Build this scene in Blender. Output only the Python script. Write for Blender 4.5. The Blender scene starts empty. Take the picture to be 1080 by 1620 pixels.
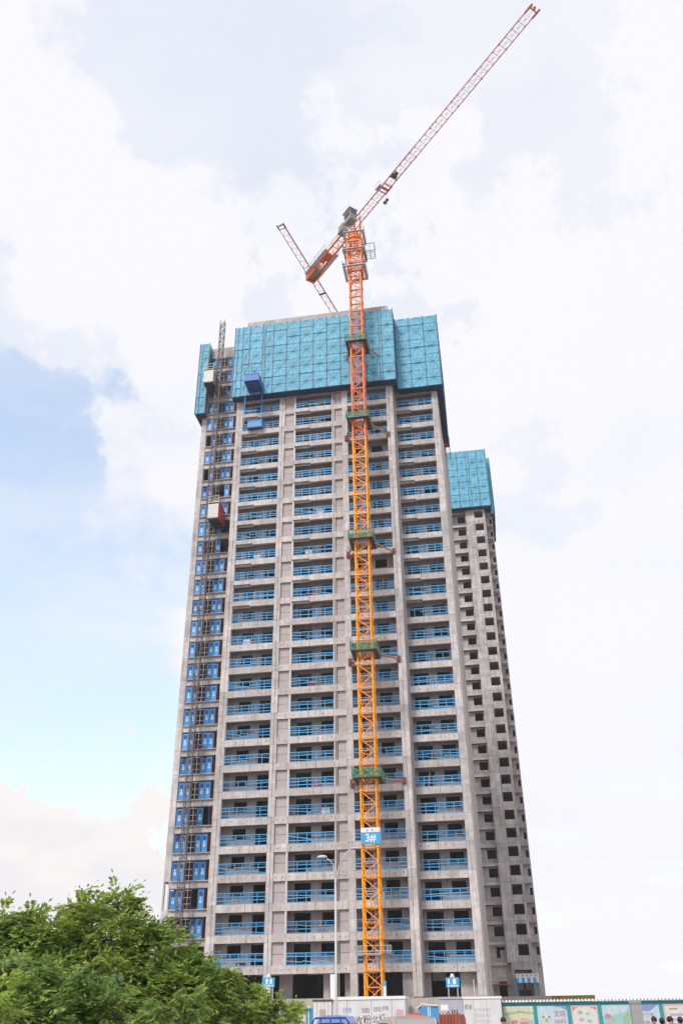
import bpy, math, random
import numpy as np
from mathutils import Vector, Matrix
R = math.radians
random.seed(7); rng = np.random.default_rng(11)
scn = bpy.context.scene
COL = scn.collection

# ------------------------------------------------------------------ camera
cam_d = bpy.data.cameras.new("camera"); cam = bpy.data.objects.new("camera", cam_d); COL.objects.link(cam)
cam_d.sensor_fit = 'VERTICAL'; cam_d.sensor_height = 36.0; cam_d.lens = 1389.53 / 1620 * 36.0
cam_d.clip_start = 0.1; cam_d.clip_end = 6000
Mx = Matrix(((0.986066, 0.093098, 0.137862), (0.165957, -0.49338, -0.853835), (-0.011472, 0.864817, -0.501955)))
cam.matrix_world = Matrix.Translation((31.076, -98.748, 1.65)) @ Mx.to_4x4()
scn.camera = cam

# ------------------------------------------------------------------ light and sky
SUN_EL, SUN_AZ = 47.0, 200.0      # azimuth measured clockwise from +Y: behind the camera, a little to the left
sd = bpy.data.lights.new("sun", 'SUN'); sd.energy = 1.7; sd.angle = R(14); sd.color = (1.0, 0.95, 0.88)
so = bpy.data.objects.new("sun", sd); COL.objects.link(so)
sv = Vector((math.sin(R(SUN_AZ)) * math.cos(R(SUN_EL)), math.cos(R(SUN_AZ)) * math.cos(R(SUN_EL)), math.sin(R(SUN_EL))))
so.rotation_euler = sv.to_track_quat('Z', 'Y').to_euler(); so.location = (0, -60, 150)

W = bpy.data.worlds.new("World"); scn.world = W; W.use_nodes = True
nt = W.node_tree; nt.nodes.clear()
def N(t, **k):
    n = nt.nodes.new(t)
    for a, b in k.items(): setattr(n, a, b)
    return n
def L(a, b): nt.links.new(a, b)
def sock(node, i, v):
    if isinstance(v, bpy.types.NodeSocket): L(v, node.inputs[i])
    else: node.inputs[i].default_value = v
def M_(op, a, b=0.0, c=0.0):
    n = N('ShaderNodeMath', operation=op); sock(n, 0, a); sock(n, 1, b); sock(n, 2, c); return n.outputs[0]
def MR(v, a, b, c, d, smooth=True):
    n = N('ShaderNodeMapRange'); n.interpolation_type = 'SMOOTHSTEP' if smooth else 'LINEAR'
    sock(n, 0, v)
    for i, x in enumerate((a, b, c, d)): n.inputs[i + 1].default_value = x
    return n.outputs[0]
sky = N('ShaderNodeTexSky', sky_type='NISHITA'); sky.sun_disc = False
sky.sun_elevation = R(SUN_EL); sky.sun_rotation = R(SUN_AZ); sky.air_density = 1.7; sky.dust_density = 0.3; sky.ozone_density = 4.0
bg_sky = N('ShaderNodeBackground'); L(sky.outputs[0], bg_sky.inputs[0]); bg_sky.inputs[1].default_value = 0.15
tc = N('ShaderNodeTexCoord'); dirv = tc.outputs['Generated']
wn = N('ShaderNodeTexNoise'); L(dirv, wn.inputs['Vector']); wn.inputs['Scale'].default_value = 5.0; wn.inputs['Detail'].default_value = 6.0; wn.inputs['Roughness'].default_value = 0.62
wsub = N('ShaderNodeVectorMath', operation='SUBTRACT'); L(wn.outputs['Color'], wsub.inputs[0]); wsub.inputs[1].default_value = (0.5, 0.5, 0.5)
wsc = N('ShaderNodeVectorMath', operation='SCALE'); L(wsub.outputs[0], wsc.inputs[0]); wsc.inputs['Scale'].default_value = 0.10
wadd = N('ShaderNodeVectorMath', operation='ADD'); L(dirv, wadd.inputs[0]); L(wsc.outputs[0], wadd.inputs[1])
wdir = wadd.outputs[0]
def blob(c, deg_in, deg_out, amp):
    d = N('ShaderNodeVectorMath', operation='DOT_PRODUCT'); L(wdir, d.inputs[0]); d.inputs[1].default_value = c
    return M_('MULTIPLY', MR(d.outputs['Value'], math.cos(R(deg_out)), math.cos(R(deg_in)), 0.0, 1.0), amp)
gaps = None      # openings in the cloud deck
for c, a, b, amp in (((-0.50, 0.735, 0.46), 7.5, 10.6, .56), ((-0.43, 0.81, 0.40), 4, 13, .56), ((-0.47, 0.83, 0.29), 4, 13, .58), ((-0.35, 0.87, 0.35), 2, 10, .52),
                     ((-0.36, 0.905, 0.235), 2, 9, .52), ((-0.45, 0.865, 0.22), 3, 9, .55), ((-0.66, 0.62, 0.42), 8, 20, .55), ((-0.60, 0.76, 0.26), 6, 14, .55),
                     ((-0.214, 0.518, 0.828), 0, 7, .19), ((-0.02, 0.532, 0.847), 0, 6, .14), ((0.123, 0.605, 0.786), 0, 7, .14), ((0.04, 0.88, 0.475), 0, 5, .14),
                     ((-0.07, 0.718, 0.692), 0, 6, .22), ((-0.5, 0.617, 0.61), 0, 7, .2)):
    o = blob(c, a, b, amp); gaps = o if gaps is None else M_('MAXIMUM', gaps, o)
cum = M_('MAXIMUM', blob((-0.44, 0.89, 0.095), 2.4, 5.8, 1.0), blob((-0.37, 0.925, 0.075), 2.0, 5.6, 1.0))
cum = M_('MAXIMUM', cum, blob((-0.55, 0.83, 0.06), 2.8, 6.4, 1.0))
gaps = M_('MULTIPLY', gaps, M_('SUBTRACT', 1.0, cum))
sep = N('ShaderNodeSeparateXYZ'); L(dirv, sep.inputs[0])
zz = M_('ADD', M_('MAXIMUM', sep.outputs[2], 0.0), 0.22)
pl = N('ShaderNodeCombineXYZ'); L(M_('DIVIDE', sep.outputs[0], zz), pl.inputs[0]); L(M_('DIVIDE', sep.outputs[1], zz), pl.inputs[1])
n1 = N('ShaderNodeTexNoise'); L(pl.outputs[0], n1.inputs['Vector']); n1.inputs['Scale'].default_value = 1.7; n1.inputs['Detail'].default_value = 7; n1.inputs['Roughness'].default_value = 0.6
n2 = N('ShaderNodeTexNoise'); L(pl.outputs[0], n2.inputs['Vector']); n2.inputs['Scale'].default_value = 0.9; n2.inputs['Detail'].default_value = 5; n2.inputs['Roughness'].default_value = 0.55
nv = MR(n1.outputs[0], 0.28, 0.66, -0.10, 0.10)
mp3 = N('ShaderNodeMapping'); L(wdir, mp3.inputs[0]); mp3.inputs['Scale'].default_value = (2.2, 2.2, 13.0)
n3 = N('ShaderNodeTexNoise'); L(mp3.outputs[0], n3.inputs['Vector']); n3.inputs['Scale'].default_value = 1.3; n3.inputs['Detail'].default_value = 5; n3.inputs['Roughness'].default_value = 0.55
gaps = M_('MULTIPLY', gaps, MR(n3.outputs[0], 0.34, 0.68, 1.1, 0.78))     # thin veils drawn out along the gaps
cover = M_('MINIMUM', M_('MAXIMUM', M_('ADD', M_('SUBTRACT', 1.0, gaps), nv), 0.16), 1.0)
mixc = N('ShaderNodeMix', data_type='RGBA'); L(MR(n2.outputs[0], 0.3, 0.62, 0, 1), mixc.inputs[0])
mixc.inputs[6].default_value = (0.57, 0.573, 0.605, 1); mixc.inputs[7].default_value = (0.592, 0.588, 0.608, 1)
mixw = N('ShaderNodeMix', data_type='RGBA'); L(M_('MULTIPLY', cum, 0.75), mixw.inputs[0]); L(mixc.outputs[2], mixw.inputs[6]); cream = N('ShaderNodeMix', data_type='RGBA'); L(MR(n1.outputs[0], 0.36, 0.6, 0, 1), cream.inputs[0]); cream.inputs[6].default_value = (0.50, 0.485, 0.525, 1); cream.inputs[7].default_value = (0.60, 0.57, 0.555, 1); L(cream.outputs[2], mixw.inputs[7])
bg_cl = N('ShaderNodeBackground'); L(mixw.outputs[2], bg_cl.inputs[0]); bg_cl.inputs[1].default_value = 1.0
mixs = N('ShaderNodeMixShader'); L(cover, mixs.inputs[0]); L(bg_sky.outputs[0], mixs.inputs[1]); L(bg_cl.outputs[0], mixs.inputs[2])
wout = N('ShaderNodeOutputWorld'); L(mixs.outputs[0], wout.inputs[0])

scn.view_settings.view_transform = 'Standard'; scn.view_settings.look = 'None'
scn.view_settings.exposure = 0.74; scn.view_settings.gamma = 1.0; scn.view_settings.use_curve_mapping = False
scn.cycles.max_bounces = 6; scn.cycles.diffuse_bounces = 3; scn.cycles.glossy_bounces = 2; scn.cycles.transparent_max_bounces = 6

# ------------------------------------------------------------------ materials
def mat(name, col, rough=0.7, metal=0.0, var=0.0, noise=0.0, nscale=3.0, streak=0.0, bump=0.0, col2=None, island=0.0, trans=0.0, spec=0.4, panel=0.0):
    """procedural material: base colour, object-to-object variation, blotches, vertical streaks, fine relief"""
    m = bpy.data.materials.new(name); m.use_nodes = True
    t = m.node_tree; b = t.nodes['Principled BSDF']
    b.inputs['Roughness'].default_value = rough; b.inputs['Metallic'].default_value = metal
    b.inputs['Specular IOR Level'].default_value = spec
    def nn(k, **kw):
        n = t.nodes.new(k)
        for a, c in kw.items(): setattr(n, a, c)
        return n
    base = nn('ShaderNodeRGB'); base.outputs[0].default_value = (*col, 1); cur = base.outputs[0]
    geo = nn('ShaderNodeNewGeometry'); pos = geo.outputs['Position']
    def scale_by(cur, fac):
        v = nn('ShaderNodeVectorMath', operation='SCALE'); t.links.new(cur, v.inputs[0]); t.links.new(fac, v.inputs['Scale']); return v.outputs[0]
    def rng_(v, a, b_, c, d):
        n = nn('ShaderNodeMapRange'); t.links.new(v, n.inputs[0])
        for i, x in enumerate((a, b_, c, d)): n.inputs[i + 1].default_value = x
        return n.outputs[0]
    if col2 is not None:
        nz = nn('ShaderNodeTexNoise'); t.links.new(pos, nz.inputs['Vector']); nz.inputs['Scale'].default_value = nscale * 0.4; nz.inputs['Detail'].default_value = 4
        mx = nn('ShaderNodeMix', data_type='RGBA'); t.links.new(rng_(nz.outputs[0], .38, .62, 0, 1), mx.inputs[0])
        t.links.new(cur, mx.inputs[6]); mx.inputs[7].default_value = (*col2, 1); cur = mx.outputs[2]
    if noise:
        nz = nn('ShaderNodeTexNoise'); t.links.new(pos, nz.inputs['Vector']); nz.inputs['Scale'].default_value = nscale; nz.inputs['Detail'].default_value = 6; nz.inputs['Roughness'].default_value = .65
        cur = scale_by(cur, rng_(nz.outputs[0], .25, .75, 1 - noise, 1 + noise))
    if streak:
        mp = nn('ShaderNodeMapping'); t.links.new(pos, mp.inputs[0]); mp.inputs['Scale'].default_value = (3.2, 3.2, 0.22)
        nz = nn('ShaderNodeTexNoise'); t.links.new(mp.outputs[0], nz.inputs['Vector']); nz.inputs['Scale'].default_value = 1.3; nz.inputs['Detail'].default_value = 5
        cur = scale_by(cur, rng_(nz.outputs[0], .3, .7, 1 - streak, 1 + streak * .6))
    if panel:      # tone steps from one formwork panel to the next
        sn = nn('ShaderNodeVectorMath', operation='SNAP'); t.links.new(pos, sn.inputs[0]); sn.inputs[1].default_value = (1.23, 1.31, .985)
        wh = nn('ShaderNodeTexWhiteNoise'); t.links.new(sn.outputs[0], wh.inputs['Vector'])
        cur = scale_by(cur, rng_(wh.outputs['Value'], 0, 1, 1 - panel, 1 + panel))
    if var:
        oi = nn('ShaderNodeObjectInfo'); cur = scale_by(cur, rng_(oi.outputs['Random'], 0, 1, 1 - var, 1 + var))
    if island:
        cur = scale_by(cur, rng_(geo.outputs['Random Per Island'], 0, 1, 1 - island, 1 + island))
    t.links.new(cur, b.inputs['Base Color'])
    if bump:
        nz = nn('ShaderNodeTexNoise'); t.links.new(pos, nz.inputs['Vector']); nz.inputs['Scale'].default_value = 9; nz.inputs['Detail'].default_value = 6
        bp = nn('ShaderNodeBump'); bp.inputs['Strength'].default_value = bump; bp.inputs['Distance'].default_value = 0.05
        t.links.new(nz.outputs[0], bp.inputs['Height']); t.links.new(bp.outputs[0], b.inputs['Normal'])
    if trans:
        tr = nn('ShaderNodeBsdfTranslucent'); t.links.new(cur, tr.inputs[0])
        mxs = nn('ShaderNodeMixShader'); mxs.inputs[0].default_value = trans
        t.links.new(b.outputs[0], mxs.inputs[1]); t.links.new(tr.outputs[0], mxs.inputs[2])
        t.links.new(mxs.outputs[0], t.nodes['Material Output'].inputs[0])
    return m
MAT = dict(
 conc=mat('concrete', (.50, .46, .465), .9, var=.12, noise=.26, nscale=1.1, streak=.22, panel=.08, bump=.25),
 conc_beam=mat('concrete_beam', (.53, .485, .475), .9, var=.14, noise=.26, nscale=1.0, streak=.18, panel=.07, bump=.25),
 conc_col=mat('concrete_column', (.54, .505, .51), .9, var=.15, noise=.25, nscale=1.2, streak=.24, panel=.07, bump=.2),
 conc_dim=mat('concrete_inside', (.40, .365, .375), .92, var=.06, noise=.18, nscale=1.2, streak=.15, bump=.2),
 conc_back=mat('concrete_far_tower', (.48, .445, .45), .9, var=.12, noise=.25, nscale=1.0, streak=.3, panel=.11, bump=.25),
 block=mat('block_infill', (.45, .40, .41), .95, var=.08, noise=.15, nscale=4, bump=.3),
 room=mat('painted_room_shade', (.035, .028, .04), .95, noise=.2),  # near-black base colour stands in for the shade of unlit rooms
 hole=mat('bolt_hole', (.03, .027, .03), .9),
 rail=mat('blue_rail', (.085, .36, .69), .45, var=.2, noise=.08),
 teal=mat('teal_screen', (.13, .455, .645), .6, var=.09, noise=.16, nscale=.8, streak=.08),
 teal_bar=mat('teal_screen_brace', (.035, .17, .30), .5),
 navy=mat('navy_steel', (.03, .085, .22), .5, noise=.1),
 navy_plat=mat('navy_platform', (.022, .05, .13), .7, noise=.15),
 door=mat('landing_gate_blue', (.07, .28, .64), .5, var=.35, noise=.1),
 doorw=mat('gate_mesh_window', (.015, .045, .16), .5),
 white=mat('white_paint', (.78, .78, .79), .6, noise=.04),
 mark=mat('white_print', (.72, .82, .92), .7),
 orange=mat('crane_orange', (.88, .345, .014), .5, noise=.24, nscale=3, var=.05),
 orange_red=mat('crane_red_orange', (.80, .20, .04), .5, noise=.22, nscale=3, var=.05),
 jib=mat('crane_jib_red', (.58, .15, .15), .45, noise=.1),
 grey=mat('galvanised_grey', (.50, .50, .54), .5, metal=.2, noise=.1),
 dgrey=mat('dark_grey_steel', (.09, .09, .11), .5, metal=.2, noise=.1),
 cw=mat('counterweight_concrete', (.30, .29, .31), .8, noise=.15),
 green=mat('green_netting', (.10, .42, .27), .8, noise=.45, nscale=4, trans=.45),
 wood=mat('dirty_boards', (.10, .065, .06), .9, noise=.3, nscale=4),
 tie=mat('tie_brace_orange', (.55, .19, .07), .6, noise=.25, nscale=5),
 sign=mat('sign_blue', (.045, .36, .68), .5),
 cage=mat('cage_grey_white', (.56, .56, .55), .55, metal=.1, noise=.08),
 cage_red=mat('cage_red', (.72, .075, .085), .5, noise=.15),
 rust=mat('rusty_pole', (.16, .055, .045), .8, noise=.3, nscale=6),
 hmast=mat('hoist_mast_paint', (.15, .125, .13), .6, noise=.3, nscale=4),
 pipe=mat('pale_pipe', (.58, .55, .54), .6, noise=.08),
 lbox=mat('loading_deck_blue', (.035, .15, .50), .5, noise=.12),
 red=mat('red_bucket', (.6, .05, .09), .5),
 ground=mat('ground_asphalt', (.055, .054, .055), .92, noise=.2, nscale=.5),
 earth=mat('site_earth', (.22, .18, .14), .95, noise=.2, nscale=.4),
 pave=mat('pavement_tiles', (.30, .28, .27), .9, noise=.12, nscale=1),
 podium=mat('podium_wall', (.47, .42, .38), .9, noise=.14, nscale=1, streak=.2),
 lamp=mat('lamp_white', (.52, .51, .525), .4, noise=.04),
 cabinw=mat('cabin_white', (.66, .655, .67), .6, noise=.06, nscale=1.2, streak=.08),
 cabing=mat('cabin_grey', (.42, .42, .47), .6, noise=.08, streak=.06),
 cabind=mat('trim_and_painted_reflection', (.30, .30, .33), .6),
 glass=mat('dark_glass', (.03, .035, .045), .12, spec=.6),
 ink=mat('black_marker', (.05, .05, .055), .8),
 inkb=mat('blue_stencil', (.10, .20, .55), .8),
 inkr=mat('red_stencil', (.55, .05, .14), .8),
 bluep=mat('blue_panel', (.06, .28, .58), .5, noise=.06),
 rustbox=mat('red_steel', (.34, .09, .06), .6, noise=.25, nscale=3, streak=.2),
 beige=mat('beige_car_paint', (.42, .34, .29), .35, noise=.03, spec=.6),
 bluefr=mat('blue_tube_frame', (.02, .045, .27), .4),
 bluecab=mat('pale_blue_cab', (.20, .32, .66), .4),
 tealf=mat('teal_fence', (.02, .33, .34), .55, noise=.08),
 coping=mat('coping_tile_grey', (.30, .32, .38), .7, var=.2, noise=.15),
 yellow=mat('yellow_shed', (.33, .22, .02), .7, noise=.3, nscale=2, streak=.25),
 pillar=mat('pillar_grey', (.36, .345, .36), .9, noise=.12),
 bark=mat('bark', (.10, .075, .055), .95, noise=.3, nscale=8, bump=.4),
 leaf=mat('leaf_green', (.36, .44, .10), .6, island=.55, trans=.5, col2=(.20, .31, .07), nscale=2.2, spec=.25),
 leaf_young=mat('leaf_yellow_green', (.34, .44, .09), .6, island=.35, trans=.4, spec=.25),
 leaf_dark=mat('leaf_dark_green', (.25, .35, .09), .6, island=.5, trans=.45, col2=(.14, .25, .08), nscale=2.2, spec=.25),
 skin=mat('skin', (.45, .27, .19), .6), hair=mat('hair_black', (.012, .010, .010), .5),
 tyre=mat('tyre', (.02, .02, .02), .9),
)
def net_alpha(m, f):
    t = m.node_tree; out = t.nodes['Material Output']; src = out.inputs[0].links[0].from_socket
    geo = t.nodes.new('ShaderNodeNewGeometry'); nz = t.nodes.new('ShaderNodeTexNoise'); t.links.new(geo.outputs['Position'], nz.inputs['Vector']); nz.inputs['Scale'].default_value = 7; nz.inputs['Detail'].default_value = 5
    mr = t.nodes.new('ShaderNodeMapRange'); t.links.new(nz.outputs[0], mr.inputs[0]); mr.inputs[1].default_value = .3; mr.inputs[2].default_value = .7; mr.inputs[3].default_value = max(0, f - .3); mr.inputs[4].default_value = f + .3
    tr = t.nodes.new('ShaderNodeBsdfTransparent'); mx = t.nodes.new('ShaderNodeMixShader')
    t.links.new(mr.outputs[0], mx.inputs[0]); t.links.new(src, mx.inputs[1]); t.links.new(tr.outputs[0], mx.inputs[2]); t.links.new(mx.outputs[0], out.inputs[0])
net_alpha(MAT['green'], .38)
def cloth(n, c): MAT[n] = mat(n, c, .85, noise=.08); return n
# ------------------------------------------------------------------ mesh helpers
class MB:
    def __init__(s): s.v = []; s.f = []; s.m = []
    def box(s, x0, y0, z0, x1, y1, z1, mi=0):
        n = len(s.v)
        s.v += [(x0,y0,z0),(x1,y0,z0),(x1,y1,z0),(x0,y1,z0),(x0,y0,z1),(x1,y0,z1),(x1,y1,z1),(x0,y1,z1)]
        for q in ((0,3,2,1),(4,5,6,7),(0,1,5,4),(1,2,6,5),(2,3,7,6),(3,0,4,7)): s.f.append(tuple(n+i for i in q)); s.m.append(mi)
        return s
    def bar(s, p, q, w, mi=0, caps=False, w2=None):
        p = Vector(p); q = Vector(q); d = (q - p); 
        if d.length < 1e-6: return s
        d.normalize(); up = Vector((0,0,1)) if abs(d.z) < .9 else Vector((0,1,0))
        a = d.cross(up).normalized() * (w / 2); b = d.cross(a).normalized() * ((w2 or w) / 2)
        n = len(s.v)
        for c in (p, q): s.v += [tuple(c + a + b), tuple(c - a + b), tuple(c - a - b), tuple(c + a - b)]
        for i in range(4): s.f.append((n+i, n+(i+1)%4, n+4+(i+1)%4, n+4+i)); s.m.append(mi)
        if caps: s.f += [(n+3,n+2,n+1,n), (n+4,n+5,n+6,n+7)]; s.m += [mi, mi]
        return s
    def tube(s, pts, rads, k=8, mi=0):
        pts = [Vector(p) for p in pts]; n0 = len(s.v)
        for i, p in enumerate(pts):
            d = (pts[min(i+1, len(pts)-1)] - pts[max(i-1, 0)]).normalized()
            up = Vector((0,0,1)) if abs(d.z) < .9 else Vector((0,1,0))
            a = d.cross(up).normalized(); b = d.cross(a).normalized(); r = rads[i] if hasattr(rads, '__len__') else rads
            for j in range(k): t = 2*math.pi*j/k; s.v.append(tuple(p + a*math.cos(t)*r + b*math.sin(t)*r))
        for i in range(len(pts)-1):
            for j in range(k): s.f.append((n0+i*k+j, n0+i*k+(j+1)%k, n0+(i+1)*k+(j+1)%k, n0+(i+1)*k+j)); s.m.append(mi)
        s.f += [tuple(n0+j for j in reversed(range(k))), tuple(n0+(len(pts)-1)*k+j for j in range(k))]; s.m += [mi, mi]
        return s
    def prism(s, prof, x0, x1, mi=0, axis='x'):
        """profile in (y,z) extruded along x (or in (x,z) along y)"""
        n = len(s.v); k = len(prof)
        for X in (x0, x1):
            for a, b in prof: s.v.append((X, a, b) if axis == 'x' else (a, X, b))
        for i in range(k): s.f.append((n+i, n+(i+1)%k, n+k+(i+1)%k, n+k+i)); s.m.append(mi)
        s.f += [tuple(n+i for i in reversed(range(k))), tuple(n+k+i for i in range(k))]; s.m += [mi, mi]
        return s
    def ell(s, c, r, k=10, l=7, mi=0):
        n = len(s.v)
        for i in range(l+1):
            ph = math.pi*i/l
            for j in range(k): th = 2*math.pi*j/k; s.v.append((c[0]+r[0]*math.sin(ph)*math.cos(th), c[1]+r[1]*math.sin(ph)*math.sin(th), c[2]+r[2]*math.cos(ph)))
        for i in range(l):
            for j in range(k): s.f.append((n+i*k+j, n+(i+1)*k+j, n+(i+1)*k+(j+1)%k, n+i*k+(j+1)%k)); s.m.append(mi)
        return s
    def mesh(s, name, *mats, smooth=False):
        me = bpy.data.meshes.new(name); me.from_pydata(s.v, [], s.f)
        for m in mats: me.materials.append(MAT[m])
        if len(mats) > 1: me.polygons.foreach_set('material_index', s.m)
        if smooth: me.polygons.foreach_set('use_smooth', [True]*len(s.f))
        me.update(); return me
def obj(name, me, parent=None, loc=(0,0,0), rot=None, **props):
    o = bpy.data.objects.new(name, me); COL.objects.link(o); o.location = loc
    if rot is not None: o.rotation_euler = rot
    if parent is not None: o.parent = parent
    for k, v in props.items(): o[k] = v
    return o
def thing(name, label, cat, loc=(0,0,0), group=None, rot=None):
    o = obj(name, None, loc=loc, rot=rot, label=label, category=cat)
    if group: o['group'] = group
    return o
def part(name, mb, mats, parent, **kw):
    mats = (mats,) if isinstance(mats, str) else mats
    smooth = kw.pop('smooth', False)
    return obj(name, mb.mesh(name, *mats, smooth=smooth), parent, **kw)
def text_mesh(body, size, m, align='CENTER', bold=0.0):
    cu = bpy.data.curves.new('text', 'FONT'); cu.body = body; cu.size = size; cu.align_x = align; cu.align_y = 'CENTER'; cu.extrude = 0.004; cu.offset = size * bold
    o = bpy.data.objects.new('text', cu); COL.objects.link(o)
    dg = bpy.context.evaluated_depsgraph_get(); me = bpy.data.meshes.new_from_object(o.evaluated_get(dg))
    bpy.data.objects.remove(o); me.materials.clear(); me.materials.append(MAT[m]); me.name = 'lettering'; return me
def struct(name, mb, m): return part(name, mb, m, None, kind='structure')

# ================================================================== SETTING
g = MB(); g.v = [(-1500,-1500,0),(1500,-1500,0),(1500,1500,0),(-1500,1500,0)]; g.f = [(0,1,2,3)]; g.m = [0]
struct('ground', g, 'earth')
g = MB().box(-400,-70,0.004,400,-36,0.02); struct('road', g, 'ground')
g = MB().box(-400,-36,0.0,400,-29.5,0.14); struct('pavement', g, 'pave')
g = MB().box(-400,-100.5,0.0,400,-70,0.14); struct('near_pavement', g, 'pave')
g = MB()
for i in range(-30, 40): g.box(i*6, -53.1, .022, i*6+3, -52.95, .026)
struct('road_marking', g, 'white')

# ================================================================== MAIN TOWER
H = 2.95
def FL(k): return 3.707 + H * k
KT = 30
tower = thing('tower_block', 'tall grey concrete tower under construction with blue guard rails at every storey', 'building', (0,0,0))
P = tower
YR, YL = 2.41, 3.0
# podium it stands on
part('podium', MB().box(-7, -0.9, 0, 30, 18, FL(0) - .13), 'podium', P)
# floor slabs
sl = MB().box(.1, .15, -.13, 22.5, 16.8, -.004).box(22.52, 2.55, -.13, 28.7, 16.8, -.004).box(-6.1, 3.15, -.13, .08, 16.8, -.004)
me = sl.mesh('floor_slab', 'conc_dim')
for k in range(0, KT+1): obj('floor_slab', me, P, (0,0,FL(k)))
# column segments, one storey each, with a joint at the floor line
def col_mesh(pieces, jh=.76):
    mb = MB()
    for (x0, x1, y0, y1) in pieces:
        mb.box(x0, y0, .012, x1, y1, H - jh - .012)
        mb.box(x0 + .012, y0 + .014, H - jh + .012, x1 - .012, y1, H - .012)
        mb.box(x0 + .03, y0 + .035, 0, x1 - .03, y1 - .01, H)
    return mb.mesh('column', 'conc_col')
cols = [
  ([(0, .54, 0, .6), (.56, .95, .05, .6), (.3, .5, .62, 1.5)], KT),
  ([(6.38, 6.78, 0, .6), (6.80, 7.15, .04, .6), (6.7, 6.9, .62, 1.5)], KT),
  ([(15.38, 16.13, 0, .6), (15.6, 15.8, .62, 1.5)], KT),
  ([(21.68, 22.06, 0, .6), (22.08, 22.6, .045, 2.9)], KT),
  ([(27.95, 28.80, YR, YR + .6), (28.4, 28.6, YR + .62, YR + 1.5)], KT)]
for pcs, kt in cols:
    me = col_mesh(pcs)
    for k in range(0, kt): obj('column', me, P, (0,0,FL(k)))
me = col_mesh([(-6.2, -5.4, YL, YL + .6)]); me3 = col_mesh([(-6.2, -6.02, YL, YL + .3), (-5.58, -5.4, YL, YL + .3)])
for k in range(0, KT): obj('column', me3 if k == 3 else me, P, (0,0,FL(k)))
# slim pillars beside the infill strips (between beams)
me = MB().box(8.5, .06, .002, 8.72, .5, H - .752).mesh('pillar', 'pipe'); me_b = MB().box(13.92, .06, .002, 14.06, .5, H - .752).mesh('pillar', 'pipe')
for k in range(1, KT):
    obj('pillar', me, P, (0,0,FL(k))); obj('pillar', me_b, P, (0,0,FL(k)))
# beams
def beam_mesh(x0, x1, y, kind, seed):
    r = random.Random(seed); mb = MB()
    if kind == 'notch':
        xm = x0 + (x1 - x0) * .42
        mb.box(x0, y + .05, -.52, xm, y + .38, .03); mb.box(xm, y, -.74, x1, y + .38, .03)
        mb.box(x0, y + .4, -.74, xm, y + .6, -.14)
    else:
        mb.box(x0, y, -.74, x1, y + .38, .03)
        if x1 - x0 > 3:      # a pour joint and the formwork tie holes
            xj = x0 + (x1 - x0) * r.uniform(.35, .65); mb.box(xj, y - .003, -.738, xj + .035, y, .028, 1)
    if kind == 'holes':
        n = max(2, int((x1 - x0) / .8))
        for i in range(n):
            if r.random() < .8:
                xx = x0 + (i + .5) * (x1 - x0) / n + r.uniform(-.08, .08); zc = -.34 + r.uniform(-.05, .05)
                mb.box(xx - .045, y - .006, zc - .05, xx + .045, y + .01, zc + .05, 1)
    return mb.mesh('beam', 'conc_beam', 'hole')
spans = [(.96, 6.37, .03, 1), (7.16, 8.60, .06, 0), (8.61, 13.98, .03, 1), (13.99, 15.37, .06, 0), (16.14, 21.67, .03, 1), (22.61, 27.94, YR + .03, 1), (-5.39, -.01, YL + .03, 0)]
for x0, x1, y, nt_ in spans:
    ms = {'notch': [beam_mesh(x0, x1, y, 'notch', 1)], 'holes': [beam_mesh(x0, x1, y, 'holes', s) for s in (2, 3, 4)], 'plain': [beam_mesh(x0, x1, y, 'plain', s) for s in (5, 6)]}
    for k in range(1, KT+1):
        if k >= 15 and nt_: kd = 'notch'
        elif k % 5 in (0, 1, 4) or k in (2, 13): kd = 'holes'
        else: kd = 'plain'
        if not nt_ and k >= 15: kd = 'plain'
        obj('beam', random.choice(ms[kd]), P, (0,0,FL(k)))
# infill strips: a lower and an upper block panel with a joint between
for x0, x1 in ((7.16, 8.49), (14.35, 15.37)):
    lo = MB().box(x0, .30, .03, x1, .48, 1.08).mesh('infill_panel', 'block'); up = MB().box(x0, .31, 1.12, x1, .48, 2.18).mesh('infill_panel', 'block')
    for k in range(1, KT): obj('infill_panel', lo, P, (0,0,FL(k))); obj('infill_panel', up, P, (0,0,FL(k)))
# balcony back walls with a door and a window opening each
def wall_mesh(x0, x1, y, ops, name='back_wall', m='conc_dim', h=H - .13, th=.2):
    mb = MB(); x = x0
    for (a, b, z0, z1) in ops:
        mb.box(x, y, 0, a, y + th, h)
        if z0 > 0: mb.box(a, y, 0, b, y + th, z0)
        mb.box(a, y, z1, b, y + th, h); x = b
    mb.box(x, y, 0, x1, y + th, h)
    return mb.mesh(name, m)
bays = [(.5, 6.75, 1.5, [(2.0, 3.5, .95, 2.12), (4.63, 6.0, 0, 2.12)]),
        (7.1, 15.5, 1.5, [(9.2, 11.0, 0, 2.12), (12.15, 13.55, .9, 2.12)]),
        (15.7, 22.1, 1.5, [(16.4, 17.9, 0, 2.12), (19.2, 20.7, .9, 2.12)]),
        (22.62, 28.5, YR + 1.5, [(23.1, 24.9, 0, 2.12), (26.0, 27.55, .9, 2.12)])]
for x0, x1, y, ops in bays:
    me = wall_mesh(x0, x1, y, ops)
    for k in range(1, KT): obj('back_wall', me, P, (0,0,FL(k) + .002))
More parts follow.
